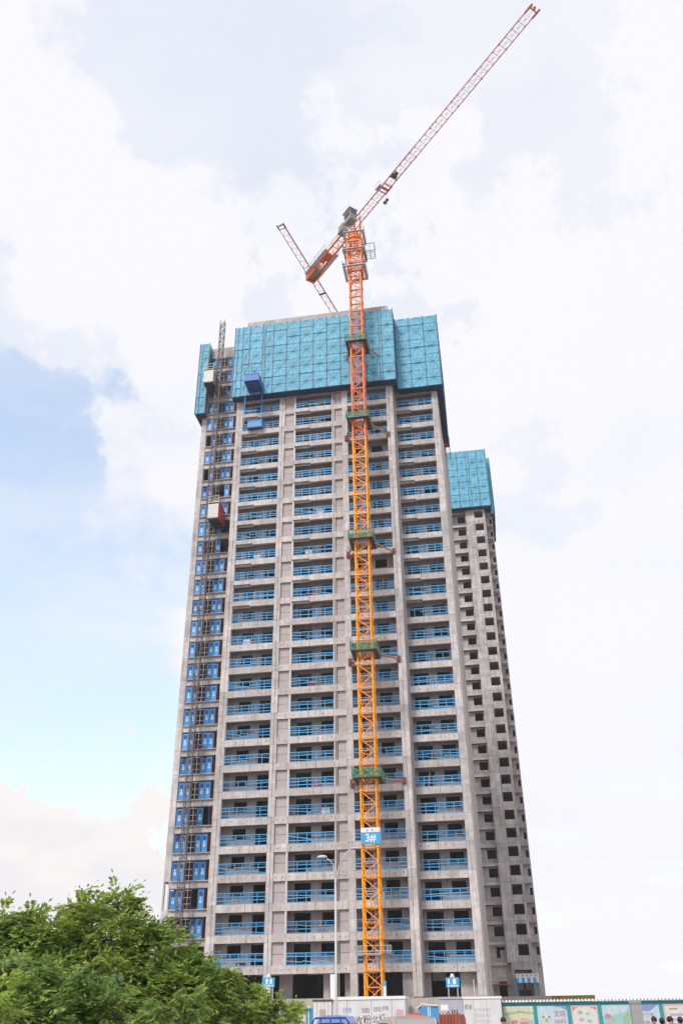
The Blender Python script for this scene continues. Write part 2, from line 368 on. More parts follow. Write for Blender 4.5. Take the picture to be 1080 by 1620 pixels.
# rooms behind, side and rear walls
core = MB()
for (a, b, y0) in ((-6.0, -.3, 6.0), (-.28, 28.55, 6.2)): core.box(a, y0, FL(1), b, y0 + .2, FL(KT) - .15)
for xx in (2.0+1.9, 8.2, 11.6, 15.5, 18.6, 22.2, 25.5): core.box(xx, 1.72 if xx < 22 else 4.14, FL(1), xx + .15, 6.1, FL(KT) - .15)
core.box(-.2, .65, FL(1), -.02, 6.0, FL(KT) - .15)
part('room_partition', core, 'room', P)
sw = MB().box(28.62, YR + .64, FL(0), 28.8, 16.9, FL(KT)).box(-6.18, YL + .62, FL(4), -6.0, 16.9, FL(KT)).box(-6.18, YL + .62, 3.6, -6.0, 16.9, FL(3)).box(-6.0, 16.82, FL(1), 28.6, 17, FL(KT))
sw.box(22.55, .65, FL(1), 22.62, 4.0, FL(KT) - .1)
part('side_wall', sw, 'conc', P)
# ground storey: inner walls, gap to the light behind
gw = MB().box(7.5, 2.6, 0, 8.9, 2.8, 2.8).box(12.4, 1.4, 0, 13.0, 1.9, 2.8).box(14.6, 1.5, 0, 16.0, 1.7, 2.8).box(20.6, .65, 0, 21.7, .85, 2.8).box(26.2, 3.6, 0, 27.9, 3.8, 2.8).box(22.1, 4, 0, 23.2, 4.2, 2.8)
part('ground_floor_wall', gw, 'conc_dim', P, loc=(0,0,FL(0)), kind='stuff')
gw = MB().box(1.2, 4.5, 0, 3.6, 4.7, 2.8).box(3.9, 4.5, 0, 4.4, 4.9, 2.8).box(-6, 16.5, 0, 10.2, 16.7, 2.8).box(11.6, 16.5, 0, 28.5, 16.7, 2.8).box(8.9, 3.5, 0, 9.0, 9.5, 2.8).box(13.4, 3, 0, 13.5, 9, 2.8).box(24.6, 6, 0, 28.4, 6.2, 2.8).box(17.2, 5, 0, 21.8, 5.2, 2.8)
part('ground_floor_partition', gw, 'room', P, loc=(0,0,FL(0)), kind='stuff')  # deeper walls take the near-black colour that paints in interior shade
part('inner_beam', MB().box(23.2, 6.0, 1.55, 24.9, 6.4, 2.3), 'conc_beam', P, loc=(0,0,FL(0)))
for xx in (10.5, 10.95, 11.3): part('prop', MB().tube([(xx, 9, 0), (xx, 9, 2.8)], .06, 6), 'conc_dim', P, loc=(0,0,FL(0)))
# parapets and roof house
part('parapet', MB().box(.9, .3, FL(KT), 22.5, .55, 95.15).box(.9, .56, FL(KT), 1.1, 12, 95.1).box(22.3, .56, FL(KT), 22.5, 12, 95.1), 'conc', P)
part('parapet', MB().box(-6.2, YL, FL(29) + 1.9, -.05, YL + .25, 93.15), 'conc', P)
part('parapet', MB().box(22.62, YR + .1, FL(KT), 28.8, YR + .3, 92.6), 'conc', P)
# corner fin and downpipes
part('rear_fin', MB().box(28.82, 16.9, 3.6, 29.16, 17.3, 79.6), 'pipe', P)
part('downpipe', MB().tube([(14.22, .14, 3.6), (14.22, .14, 91)], .065, 8), 'pipe', P, smooth=True)
part('downpipe', MB().tube([(22.72, YR - .1, FL(1)), (22.72, YR - .1, 91)], .06, 8), 'pipe', P, smooth=True)

# guard rails, several variants of tilt and sag; each stands on one balcony edge
def rail_mesh(x0, x1, y, seed):
    r = random.Random(seed); mb = MB(); n = max(4, round((x1 - x0) / .95)); w = x1 - x0
    zt = 1.16 + r.uniform(-.03, .02); tl = r.uniform(-.03, .03)
    mb.bar((x0, y, zt), (x1, y, zt + tl), .08); mb.bar((x0, y, .07), (x1, y, .07), .055)
    mb.bar((x0, y, zt - .17), (x1, y, zt - .17 + tl), .025)
    for zb in (.42, .76):
        pz = zb + r.uniform(-.05, .05); nb = r.choice((1, 2, 2, 3)); xs = [x0 + w * i / nb for i in range(nb + 1)]
        for i in range(nb):
            a = pz + r.uniform(-.08, .08); b = pz + r.uniform(-.08, .08)
            if r.random() < .12: b -= .25
            if nb > 1 and r.random() < .1: continue
            mb.bar((xs[i], y - .03, a), (xs[i+1], y - .03, b), .035, w2=.088)
    for i in range(n + 1):
        xx = x0 + w * i / n; mb.bar((xx, y, .03), (xx + r.uniform(-.02, .02), y, zt), .065)
    return mb.mesh('guard_rail', 'rail')
rb = [(1.0, 6.36, .12), (8.74, 13.9, .12), (16.16, 21.66, .12), (22.74, 27.93, YR + .12)]
tie_z = [24.3, 38.5, 52.9, 71.0, 84.2]
nrail = 0
for bi, (x0, x1, y) in enumerate(rb):
    vs = [rail_mesh(x0, x1, y, 31 * bi + s) for s in range(14)]
    for k in range(1, 28):
        if bi == 2 and any(FL(k) - .5 < z - .4 < FL(k) + 2.6 for z in tie_z[2:4]): continue
        o = obj('guard_rail', vs[(k * 5 + bi * 3) % 14], P, (0,0,FL(k) + .02)); nrail += 1
# odds and ends left on the balconies
mb = MB().box(8.9, .5, .03, 10.0, 1.2, .35).box(9.1, .6, .35, 9.6, 1.1, .7); part('board_stack', mb, 'wood', P, loc=(0,0,FL(2)))
for k, xx, lb_ in ((7, 11.5, 'red plastic tub behind a rail just above the netted mast tie nearest the ground'), (11, 10.9, 'red plastic tub behind a rail midway up the tower below a mast tie'), (15, 11.2, 'small red tub behind the highest rail that holds one')):
    mb = MB().prism([(.35, .03), (.95, .03), (1.0, .55), (.3, .55)], xx, xx + .75)
    obj('plastic_crate', mb.mesh('plastic_crate', 'red'), None, (0,0,FL(k)), label=lb_, category='tub', group='red tubs on the balconies')

st_me = [MB().box(0, 0, .03, 1.2, .6, .25).box(.1, .1, .25, 1.0, .5, .42).mesh('material_stack', 'wood'), MB().box(0, 0, .03, .6, .5, .55).mesh('material_stack', 'cw'), MB().tube([(0, .1, .03), (.25, .3, 2.1)], .05, 6).tube([(.15, .1, .03), (.3, .35, 2.0)], .05, 6).mesh('material_stack', 'tie'), MB().box(0, 0, .03, .9, .3, .9).mesh('material_stack', 'white'), MB().prism([(0, .03), (.5, .03), (.35, .35), (.1, .4)], 0, 1.1).mesh('material_stack', 'conc_dim')]
for i in range(34):
    bi = random.randrange(4); x0, x1, y = rb[bi]; k = random.randrange(1, 27)
    obj('material_stack', random.choice(st_me), P, (random.uniform(x0 + .3, x1 - 1.5), y + random.uniform(.25, .6), FL(k) + .004))
# hoist landing gates: two leaves per gate, two gates per storey
def leaf_mesh(seed):
    r = random.Random(seed); mb = MB(); w = .66
    mb.box(0, 0, .04, w, .04, 1.98); mb.box(.12, -.012, 1.36, w - .12, 0, 1.82, 1)
    for i in range(3): mb.bar((.14, -.02, 1.45 + i * .14), (w - .14, -.02, 1.45 + i * .14), .02, 0)
    # white print: a short stroke over a small hollow square
    mb.box(.30, -.008, .98, .38, 0, 1.24, 2); mb.box(.24, -.009, 1.12, .36, 0, 1.20, 2)
    for (a, b, c, d) in ((.2, .62, .46, .70), (.2, .86, .46, .94), (.2, .70, .28, .86), (.38, .70, .46, .86)): mb.box(a, -.008, b, c, 0, d, 2)
    return mb.mesh('gate_leaf', 'door', 'doorw', 'mark')
lm = leaf_mesh(1); gr_ = random.Random(5)
frame_me = MB().bar((0,0,0), (0,0,2.15), .07).bar((1.46,0,0), (1.46,0,2.15), .07).bar((0,0,2.1), (1.46,0,2.1), .07).mesh('landing_gate', 'navy')
for k in range(2, KT):
    for gx in (-5.34, -2.84):
        if k == 2 and gx < -4: continue
        gt = obj('landing_gate', frame_me, P, (gx, YL + .06, FL(k) + .03))
        for dx in (.04, .76):
          if gr_.random() > (.06 if k < 14 else .16): obj('gate_leaf', lm, gt, (dx, .02, 0), (0, 0, R(gr_.choice((0, 0, 0, 0, 12, 25, -8)))))
lp = MB().box(-5.4, YL - .18, -.06, -.6, YL + .02, .03)
for xx, m_ in ((-3.72, 1), (-3.32, 2), (-3.02, 1), (-1.22, 1)): lp.tube([(xx, YL + .12, .03), (xx, YL + .12, H - .76)], .035, 6, m_)
for zz_ in (.6, 1.25, 2.0): lp.tube([(-3.85, YL + .1, zz_), (-2.9, YL + .1, zz_)], .03, 6, 2)
lp.box(-1.02, YL + .1, .03, -.95, YL + .2, 2.2, 3)
me = lp.mesh('landing_deck', 'conc_beam', 'rust', 'pipe', 'tie')
for k in range(1, KT): obj('landing_deck', me, P, (0,0,FL(k)))

# ================================================================== PROTECTIVE SCREENS
def panel_mesh(w, h, half, dense=True):
    """perforated sheet with its frame and the star bracing; half=0 lower, 1 upper half of a star"""
    mb = MB().box(0, 0, 0, w, .03, h)
    mb.bar((0, -.02, 0), (w, -.02, 0), .055, 1); 
    c = (w / 2, -.012, h if half == 0 else 0)
    z_ = 0 if half == 0 else h
    if w > 1.0:
        for e in ((0, -.012, z_), (w, -.012, z_), (w / 2, -.012, z_)): mb.bar(c, e, .04, 1)
        mb.bar((w * .25, -.012, h * .5), (w * .75, -.012, h * .5), .02, 1) if half else None
        for e in ((0, -.012, h*.5), (w, -.012, h*.5)): mb.bar(c, e, .016, 1)
    else:
        mb.bar((0, -.012, 0 if half else h), (w, -.012, h if half else 0), .03, 1)
    return mb.mesh('screen_panel', 'teal', 'teal_bar')
PC = {}
def screen_face(parent, origin, ang, widths, z0, z1, rows=9):
    h = (z1 - z0) / rows; x = 0.0
    rot = (0, 0, ang); ca, sa = math.cos(ang), math.sin(ang)
    me_p = MB().box(-.05, -.07, 0, .05, .05, z1 - z0 + .1).mesh('screen_post', 'navy')
    for w in widths + [0]:
        obj('screen_post', me_p, parent, (origin[0] + ca * x, origin[1] + sa * x, z0 - .02), rot)
        if not w: break
        for i in range(rows):
            key = (round(w, 3), round(h, 3), i % 2)
            if key not in PC: PC[key] = panel_mesh(w - .012, h - .012, i % 2)
            j = random.uniform(-.03, .03)
            obj('screen_panel', PC[key], parent, (origin[0] + ca * (x + .006) + sa * j, origin[1] + sa * (x + .006) - ca * j, z0 + i * h + .006), rot)
        x += w
def deck(parent, x0, y0, x1, y1, z, nj=10):
    mb = MB().box(x0, y0, z - .10, x1, y1, z); along = (x1 - x0) > (y1 - y0)
    n = int((x1 - x0 if along else y1 - y0) / .6)
    for i in range(n):
        if along: xx = x0 + (i + .5) * (x1 - x0) / n; mb.box(xx - .04, y0, z - .2, xx + .04, y1, z - .1)
        else: yy = y0 + (i + .5) * (y1 - y0) / n; mb.box(x0, yy - .04, z - .2, x1, yy + .04, z - .1)
    return part('deck', mb, 'navy_plat', parent)
Z0, Z1 = 79.85, 92.95
s1 = thing('protective_screen', 'wide teal perforated steel screen wrapped round the top storeys behind the orange crane mast', 'safety screen')
screen_face(s1, (-.5, -1.2), 0, [.5, .75, 1.05, 2.0, .35, 1.3] + [2.0] * 5 + [1.55, .5, 1.75, .0][:3] + [1.95, .35, 1.75], Z0, Z1)
wsum = .5 + .75 + 1.05 + 2 + .35 + 1.3 + 10 + 1.55 + .5 + 1.75 + 1.95 + .35 + 1.75
screen_face(s1, (-.5 + wsum, -1.2), R(90), [1.1, 1.2], Z0, Z1)
deck(s1, -.5, -1.2, -.5 + wsum, -.02, Z0)
s2 = thing('protective_screen', 'narrow teal perforated screen set back at the right corner of the tall tower', 'safety screen')
screen_face(s2, (23.35, YR - 1.2), 0, [2.05, 2.15, 2.05], Z0, Z1)
screen_face(s2, (29.62, YR - 1.2), R(90), [2.0] * 8, Z0, Z1)
deck(s2, 23.4, YR - 1.2, 29.6, YR - .02, Z0); deck(s2, 28.85, YR + .02, 29.6, 17.2, Z0)
s3 = thing('protective_screen', 'small teal perforated screen at the far corner beside the hoist mast', 'safety screen')
screen_face(s3, (-7.0, 1.8), 0, [.45, 1.05], Z0 + .1, Z1 + .35)
part('green_net', MB().box(-5.42, 1.82, 88.2, -5.36, 2.9, 93.0).box(-5.36, 2.0, 87.6, -5.32, 2.6, 92.0), 'green', s3)
screen_face(s3, (-7.0, 5.6), R(-90), [1.9, 1.9], Z0 + .1, Z1 + .35)
deck(s3, -7.0, 1.8, -5.45, 2.95, Z0 + .1); deck(s3, -7.0, 3.0, -6.25, 5.6, Z0 + .1)

# ================================================================== LOADING PLATFORMS
def loading(label, x0, z, ln, ytop, zc):
    t = thing('loading_platform', label, 'platform', group=None)
    w = 2.1; yf = -ln
    part('deck', MB().box(x0, yf, z - .12, x0 + w, -.05, z), 'lbox', t)
    mb = MB()
    for i in range(6): yy = yf + .3 + i * (ln - .5) / 6; mb.box(x0 + .05, yy, z - .26, x0 + w - .05, yy + .1, z - .12)
    part('joist', mb, 'navy', t)
    part('front_panel', MB().box(x0, yf - .04, z - .2, x0 + w, yf, z + .95).box(x0 - .03, yf - .08, z + .9, x0 + w + .03, yf - .02, z + 1.0), 'lbox', t)
    for sx in (x0, x0 + w - .04):
        part('side_panel', MB().box(sx, yf + .01, z, sx + .04, -1.3, z + .95).box(sx - .05, yf, z - .3, sx + .09, -.03, z - .13), 'lbox', t)
    for sx in (x0 + .02, x0 + w - .02):
        mb = MB()
        mb.tube([(sx, yf + .5, z), (sx, ytop, zc)], .022, 5); mb.tube([(sx, yf + 1.9, z), (sx, ytop, zc - .6)], .02, 5)
        part('stay_cable', mb, 'pipe', t)
    return t
lt = loading('dark blue steel loading platform with folded sides jutting out through the teal screen', 2.1, FL(26) + .1, 3.9, -1.27, FL(28))
part('load_bundle', MB().box(2.3, -3.6, FL(26) + .1, 4.0, -1.9, FL(26) + .75).box(2.5, -3.4, FL(26) + .75, 3.2, -2.2, FL(26) + 1.25).box(3.3, -3.5, FL(26) + .75, 3.9, -2.6, FL(26) + 1.45), 'navy', lt)
lb = thing('edge_gate', 'bright blue steel edge gate hanging under the dark blue loading platform', 'gate')
part('panel', MB().box(1.9, -.62, 74.62, 4.0, -.1, 75.7).box(1.86, -.66, 75.62, 4.04, -.06, 75.74), 'bluep', lb)
part('base_rail', MB().box(1.86, -.68, 74.5, 4.04, -.04, 74.62), 'navy', lb)
for xx in (1.5, 3.95): part('hanger', MB().tube([(xx, -1.05, 75.0), (xx, -1.1, 79.7)], .05, 6).tube([(xx, -.5, 75.4), (xx, -1.05, 75.2)], .04, 6), 'rail', lb)

# ================================================================== CONSTRUCTION HOIST
hoist = thing('construction_hoist', 'rack hoist with a dark lattice mast running up the narrow bay of blue gates', 'hoist', (-3.4, 1.0, 0))
hs = 1.508; w = .325; mb = MB()
for sx in (-1, 1):
    for sy in (-1, 1): mb.bar((sx*w, sy*w, 0), (sx*w, sy*w, hs), .075)
for a, b in (((-w,-w),(w,-w)), ((w,-w),(w,w)), ((w,w),(-w,w)), ((-w,w),(-w,-w))):
    for z in (0, hs/2): mb.bar((*a, z), (*b, z), .045)
    mb.bar((*a, 0), (*b, hs/2), .045); mb.bar((*b, hs/2), (*a, hs), .045)
me = mb.mesh('mast_section', 'hmast')
for i in range(62): obj('mast_section', me, hoist, (0, 0, 3.3 + i * hs))
me = MB().bar((-.3, .3, 0), (-1.2, 1.95, 0), .08).bar((.3, .3, 0), (1.2, 1.95, 0), .08).bar((-.9, 1.4, 0), (.9, 1.4, 0), .06).mesh('wall_tie', 'rust')
for k in range(3, 30, 3): obj('wall_tie', me, hoist, (0, 0, FL(k) + .2))
part('base_frame', MB().box(-2, -1.6, 0, 2, 1.8, .3).box(-.5, -.5, .3, .5, .5, 3.3), 'dgrey', hoist)
def cage(x0, z, red_side):
    W_, D0, D1, Hh = 1.45, -1.55, 1.6, 2.5
    c = obj('cage', MB().box(x0, D0, z, x0 + W_, D1, z + .12).mesh('cage', 'dgrey'), hoist)
    fp = MB()
    fp.box(x0 + .02, D0, z + .13, x0 + W_ - .02, D0 + .04, z + Hh - .25)
    for i in range(5): fp.box(x0 + .1, D0 - .02, z + .3 + i * .42, x0 + W_ - .1, D0, z + .33 + i * .42)
    part('front_panel', fp, 'cage', c)
    ox = x0 + W_ if red_side > 0 else x0
    part('side_panel', MB().box(ox - .03, D0 + .05, z + .13, ox + .03, D1, z + 1.25), 'cage_red', c)
    ms = MB(); 
    for i in range(7): yy = D0 + .1 + i * .5; ms.bar((ox, yy, z + 1.25), (ox, yy, z + Hh), .06)
    for i in range(6): yy = D0 + .1 + i * .5; ms.bar((ox, yy, z + 1.3), (ox, yy + .5, z + Hh - .1), .035); ms.bar((ox, yy + .5, z + 1.3), (ox, yy, z + Hh - .1), .035)
    ms.bar((ox, D0, z + Hh), (ox, D1, z + Hh), .07); part('side_mesh', ms, 'cage_red', c)
    ix = x0 if red_side > 0 else x0 + W_
    part('inner_panel', MB().box(ix - .02, D0 + .05, z + .13, ix + .02, D1, z + Hh), 'cage', c)
    part('roof_panel', MB().box(x0, D0, z + Hh, x0 + W_, D1, z + Hh + .06), 'cage', c)
    rl = MB()
    for a in ((x0 + .03, D0 + .03), (x0 + W_ - .03, D0 + .03), (x0 + .03, D1), (x0 + W_ - .03, D1)): rl.bar((*a, z + Hh), (*a, z + Hh + 1.0), .05)
    for zz_ in (.5, 1.0): rl.bar((x0, D0 + .03, z + Hh + zz_), (x0 + W_, D0 + .03, z + Hh + zz_), .045); rl.bar((x0 + W_ - .03, D0, z + Hh + zz_), (x0 + W_ - .03, D1, z + Hh + zz_), .045)
    part('roof_railing', rl, 'cage', c)
    part('drive_unit', MB().box(x0 + .4, -.6, z + Hh + .06, x0 + 1.1, .5, z + Hh + .7).tube([(x0 + .7, -.8, z + Hh + .4), (x0 + .7, .7, z + Hh + .4)], .2, 10), 'white', c)
    ub = MB()
    for i in range(7): yy = D0 + .15 + i * .48; ub.box(x0 + .04, yy, z - .1, x0 + W_ - .04, yy + .09, z)
    part('floor_beam', ub, 'dgrey', c)
cage(.38, 60.3, 1); cage(-1.83, 83.7, -1)
part('power_cable', MB().tube([(.9, -.2, 20), (.92, -.2, 60.2)], .03, 5), 'dgrey', hoist)
part('power_cable', MB().tube([(-1.2, -.2, 20), (-1.2, -.2, 83.6)], .03, 5), 'dgrey', hoist)

# ================================================================== TOWER CRANE 3#
CX, CY = 18.40, -4.2
crane = thing('tower_crane', 'tall orange flat top tower crane tied to the concrete tower with a long red jib', 'crane', (CX, CY, 0))
def mast_mesh(m, w=.82, h=2.8, thick=1.0):
    mb = MB()
    for sx in (-1, 1):
        for sy in (-1, 1): mb.bar((sx*w, sy*w, 0), (sx*w, sy*w, h), .17*thick); mb.box(sx*w - .13, sy*w - .13, h - .12, sx*w + .13, sy*w + .13, h + .12)
    C4 = ((-w,-w), (w,-w), (w,w), (-w,w))
    for i in range(4):
        a, b = C4[i], C4[(i+1) % 4]
        mb.bar((*a, .02), (*b, .02), .13*thick); mb.bar((*a, h/2), (*b, h/2), .07*thick)
        mb.bar((*a, .05), (*b, h/2), .085*thick); mb.bar((*b, h/2), (*a, h - .05), .085*thick)
        if i % 2: mb.bar((*b, .05), (*a, h/2), .06*thick)
    for xx in (-.17, .17): mb.bar((xx, .25, 0), (xx, .25, h), .045, 1)
    for j in range(9): mb.bar((-.17, .25, .15 + j*.31), (.17, .25, .15 + j*.31), .025, 1)
    mb.bar((.45, .5, 0), (.45, .5, h), .06, 2)
    return mb.mesh('mast_section', m, 'jib', 'dgrey')
mlo, mhi = mast_mesh('orange'), mast_mesh('orange_red')
NM = 37
for i in range(NM): obj('mast_section', mlo if i < 24 else mhi, crane, (0, 0, .25 + i * 2.8))
part('foundation', MB().box(-3, -3, -.05, 3, 3, .3), 'conc', crane)
ztop = .25 + NM * 2.8          # 103.85
# climbing frame near the top of the mast, with its platforms
fw_ = 1.05; cf = MB()
for sx in (-1, 1):
    for sy in (-1, 1): cf.bar((sx*fw_, sy*fw_, 97.6), (sx*fw_, sy*fw_, ztop + .1), .16)
for i, z in enumerate((97.6, 99.6, 101.7, ztop)):
    for a, b in (((-1,-1),(1,-1)), ((1,-1),(1,1)), ((1,1),(-1,1)), ((-1,1),(-1,-1))):
        cf.bar((a[0]*fw_, a[1]*fw_, z), (b[0]*fw_, b[1]*fw_, z), .15)
        if z < ztop: cf.bar((a[0]*fw_, a[1]*fw_, z), (b[0]*fw_, b[1]*fw_, z + 2.05), .10)
part('climbing_frame', cf, 'orange_red', crane)
def ringplat(z, r0, r1, h=1.0):
    pf = MB()
    for (a0, b0, a1, b1) in ((-r1,-r1,r1,-r0), (-r1,r0,r1,r1), (-r1,-r0,-r0,r0), (r0,-r0,r1,r0)): pf.box(a0, b0, z - .03, a1, b1, z + .03)
    for zz_ in (.5, h):
        for a, b in (((-1,-1),(1,-1)), ((1,-1),(1,1)), ((1,1),(-1,1)), ((-1,1),(-1,-1))): pf.bar((a[0]*r1, a[1]*r1, z + zz_), (b[0]*r1, b[1]*r1, z + zz_), .04)
    for i in range(5):
        t = -r1 + i * r1 / 2
        for q in ((t, -r1), (t, r1), (-r1, t), (r1, t)): pf.bar((*q, z), (*q, z + h), .035)
    return part('work_platform', pf, 'grey', crane)
ringplat(98.2, 1.3, 1.7); ringplat(101.8, 1.3, 1.65); ringplat(105.4, 1.25, 1.6, .9)
# introduction rail with the hanging basket on the right
bk = MB()
for z in (101.6, 103.4):
    bk.bar((1.1, -.5, z), (3.0, -.5, z), .07); bk.bar((1.1, .9, z), (3.0, .9, z), .07); bk.bar((3.0, -.5, z), (3.0, .9, z), .07)
for xx in (1.6, 2.3, 3.0):
    for yy in (-.5, .9): bk.bar((xx, yy, 101.6), (xx, yy, 103.4), .05)
    bk.bar((xx, -.5, 101.6), (xx, .9, 101.6), .05)
for yy in (-.15, .2, .55): bk.bar((1.1, yy, 101.6), (3.0, yy, 101.6), .04)
part('mast_feed_cradle', bk, 'dgrey', crane)
part('hydraulic_pump', MB().box(-1.75, -1.2, 101.9, -1.25, -.5, 102.8).box(-1.7, -1.6, 98.3, -1.3, -1.2, 98.8), 'dgrey', crane)
# turntable
part('slewing_ring', MB().tube([(0,0,ztop + .1), (0,0,ztop + .7)], [1.0, 1.15], 20).tube([(0,0,ztop + .7), (0,0,ztop + 1.05)], 1.28, 24).tube([(0,0,ztop + 1.05), (0,0,ztop + 1.9)], [1.2, 1.0], 20), 'orange_red', crane)
# upper works turn about the mast axis: local +x is the jib
jd = Vector((45.05 - CX, -33.45 - CY)); ja = math.atan2(jd.y, jd.x); JL = jd.length
ZJ = 108.35
def U(name, mb, mats, parent=crane, **kw):
    if parent is crane: kw.update(loc=(0, 0, 0), rot=(0, 0, ja))
    return part(name, mb, mats, parent, **kw)
tw = MB()
for sx in (-.75, .75):
    for sy in (-.62, .62): tw.bar((sx, sy, ztop + 1.8), (sx, sy, ZJ + 1.6), .18)
for sy in (-.62, .62): tw.bar((-.75, sy, ztop + 1.9), (.75, sy, ZJ), .1); tw.bar((.75, sy, ztop + 1.9), (-.75, sy, ZJ), .1); tw.bar((-.75, sy, ZJ), (.75, sy, ZJ), .14); tw.bar((-.75, sy, ZJ + 1.5), (.75, sy, ZJ + 1.5), .14)
U('tower_head', tw, 'orange_red')
# jib sections
def jib_mesh(Ls, w=.62, hz=1.25, n=4, ch=1.0, m='jib'):
    mb = MB(); st = Ls / n
    for sy in (-1, 1): mb.bar((0, sy*w, 0), (Ls, sy*w, 0), .095*ch)
    mb.bar((0, 0, hz), (Ls, 0, hz), .11*ch)
    for i in range(n):
        x = i * st
        mb.bar((x, -w, 0), (x, w, 0), .035); mb.bar((x, -w, 0), (x + st, w, 0), .025)
        for sy in (-1, 1): mb.bar((x, sy*w, 0), (x + st/2, 0, hz), .032, 1); mb.bar((x + st/2, 0, hz), (x + st, sy*w, 0), .032, 1)
    mb.box(-.06, -w - .1, -.1, .06, -w + .1, .1).box(-.06, w - .1, -.1, .06, w + .1, .1).box(-.06, -.1, hz - .1, .06, .1, hz + .1)
    return mb.mesh('jib_section', m, 'grey')
ns = 8; Ls = (JL - 1.6) / ns
jm = jib_mesh(Ls); jm2 = jib_mesh(Ls, ch=1.3)
ca, sa = math.cos(ja), math.sin(ja)
for i in range(ns): x = .8 + i * Ls; obj('jib_section', jm2 if i < 3 else jm, crane, (ca * x, sa * x, ZJ), (0, 0, ja))
U('jib_tip', MB().bar((JL - .8, -.62, ZJ), (JL + .5, -.62, ZJ), .2).bar((JL - .8, .62, ZJ), (JL + .5, .62, ZJ), .2).bar((JL - .8, 0, ZJ + 1.25), (JL - .2, 0, ZJ + 1.25), .2).bar((JL, -.62, ZJ), (JL, .62, ZJ), .12).bar((JL - .2, 0, ZJ + 1.25), (JL, -.5, ZJ), .09).bar((JL - .2, 0, ZJ + 1.25), (JL, .5, ZJ), .09).tube([(JL + .2, -.1, ZJ + .1), (JL + .2, .1, ZJ + .1)], .25, 12), 'jib')
# luff wires of the trolley along the jib
U('trolley_rope', MB().tube([(1, 0, ZJ - .05), (JL, 0, ZJ - .05)], .018, 4), 'dgrey')
tx = 8.3
tr = U('trolley', MB().box(tx - .9, -.7, ZJ - .28, tx + .9, -.6, ZJ - .12).box(tx - .9, .6, ZJ - .28, tx + .9, .7, ZJ - .12).box(tx - .15, -.65, ZJ - .3, tx + .15, .65, ZJ - .15).box(tx - .8, -.65, ZJ - .28, tx - .65, .65, ZJ - .18).box(tx + .65, -.65, ZJ - .28, tx + .8, .65, ZJ - .18), 'jib')
U('trolley_winch', MB().tube([(tx + 2.2, -.4, ZJ + .35), (tx + 2.2, .4, ZJ + .35)], .3, 12).box(tx + 1.9, -.45, ZJ + .05, tx + 2.5, .45, ZJ + .15).box(tx + 2.5, -.2, ZJ + .15, tx + 2.9, .3, ZJ + .55), 'dgrey')
U('trolley_basket', MB().bar((tx - .7, -.75, ZJ + .3), (tx + .5, -.75, ZJ + .3), .04).bar((tx - .7, -1.35, ZJ + .3), (tx + .5, -1.35, ZJ + .3), .04).bar((tx - .7, -.75, ZJ - .6), (tx - .7, -1.35, ZJ - .6), .04).bar((tx - .7, -1.35, ZJ + .3), (tx - .7, -1.35, ZJ - .6), .04).bar((tx + .5, -1.35, ZJ + .3), (tx + .5, -1.35, ZJ - .6), .04).bar((tx - .7, -1.35, ZJ - .6), (tx + .5, -1.35, ZJ - .6), .04).box(tx - .7, -1.35, ZJ - .63, tx + .5, -.75, ZJ - .6), 'grey')
hk = U('hook_block', MB().box(tx - .45, -.1, ZJ - 3.1, tx + .45, .1, ZJ - 2.8).tube([(tx - .3, -.16, ZJ - 2.9), (tx - .3, .16, ZJ - 2.9)], .22, 12).tube([(tx + .3, -.16, ZJ - 2.9), (tx + .3, .16, ZJ - 2.9)], .22, 12).tube([(tx, 0, ZJ - 3.1), (tx, 0, ZJ - 3.5), (tx + .15, 0, ZJ - 3.65), (tx + .2, 0, ZJ - 3.45)], .06, 6), 'dgrey')
U('hoist_rope', MB().tube([(tx - .3, 0, ZJ - .25), (tx - .3, 0, ZJ - 2.8)], .018, 4).tube([(tx + .3, 0, ZJ - .25), (tx + .3, 0, ZJ - 2.8)], .018, 4), 'dgrey')
# counter jib
CL = 13.2; cj = MB()
for sy in (-.62, .62): cj.bar((-.6, sy, ZJ), (-CL, sy, ZJ), .25); cj.bar((-.6, sy, ZJ + .95), (-CL + 2, sy, ZJ + .95), .06)
for i in range(8):
    x = -.8 - i * 1.55; cj.bar((x, -.62, ZJ), (x, .62, ZJ), .1); cj.bar((x, -.62, ZJ), (x - 1.55, .62, ZJ), .07)
    for sy in (-.62, .62): cj.bar((x, sy, ZJ), (x, sy, ZJ + .95), .05)
U('counter_jib', cj, 'orange_red')
pf = MB().box(-CL + .3, .8, ZJ - .05, -6.5, 1.35, ZJ).box(-CL + .3, -1.3, ZJ - .05, -6.5, -.8, ZJ)
for sy in (1.35, -1.3):
    for zz_ in (.5, 1.0): pf.bar((-CL + .3, sy, ZJ + zz_), (-6.5, sy, ZJ + zz_), .045)
    for i in range(7): pf.bar((-CL + .3 + i * 1.08, sy, ZJ), (-CL + .3 + i * 1.08, sy, ZJ + 1.0), .04)
U('walkway', pf, 'grey')
U('winch', MB().tube([(-7.8, -.5, ZJ + .65), (-7.8, .5, ZJ + .65)], .42, 14).box(-8.6, -.55, ZJ + .12, -7.1, .55, ZJ + .22).box(-9.6, -.4, ZJ + .2, -8.7, .4, ZJ + .8), 'orange_red')
for i in range(4): U('counterweight', MB().box(-CL + .25 + i * .62, -.5, ZJ - .45, -CL + .78 + i * .62, .5, ZJ + 1.3), 'cw')
U('end_plate', MB().box(-CL - .15, -.8, ZJ - .85, -CL + .15, .8, ZJ + .5).box(-CL + .15, -.8, ZJ - .85, -CL + 2.6, -.6, ZJ - .1).box(-CL + .15, .6, ZJ - .85, -CL + 2.6, .8, ZJ - .1), 'orange_red')
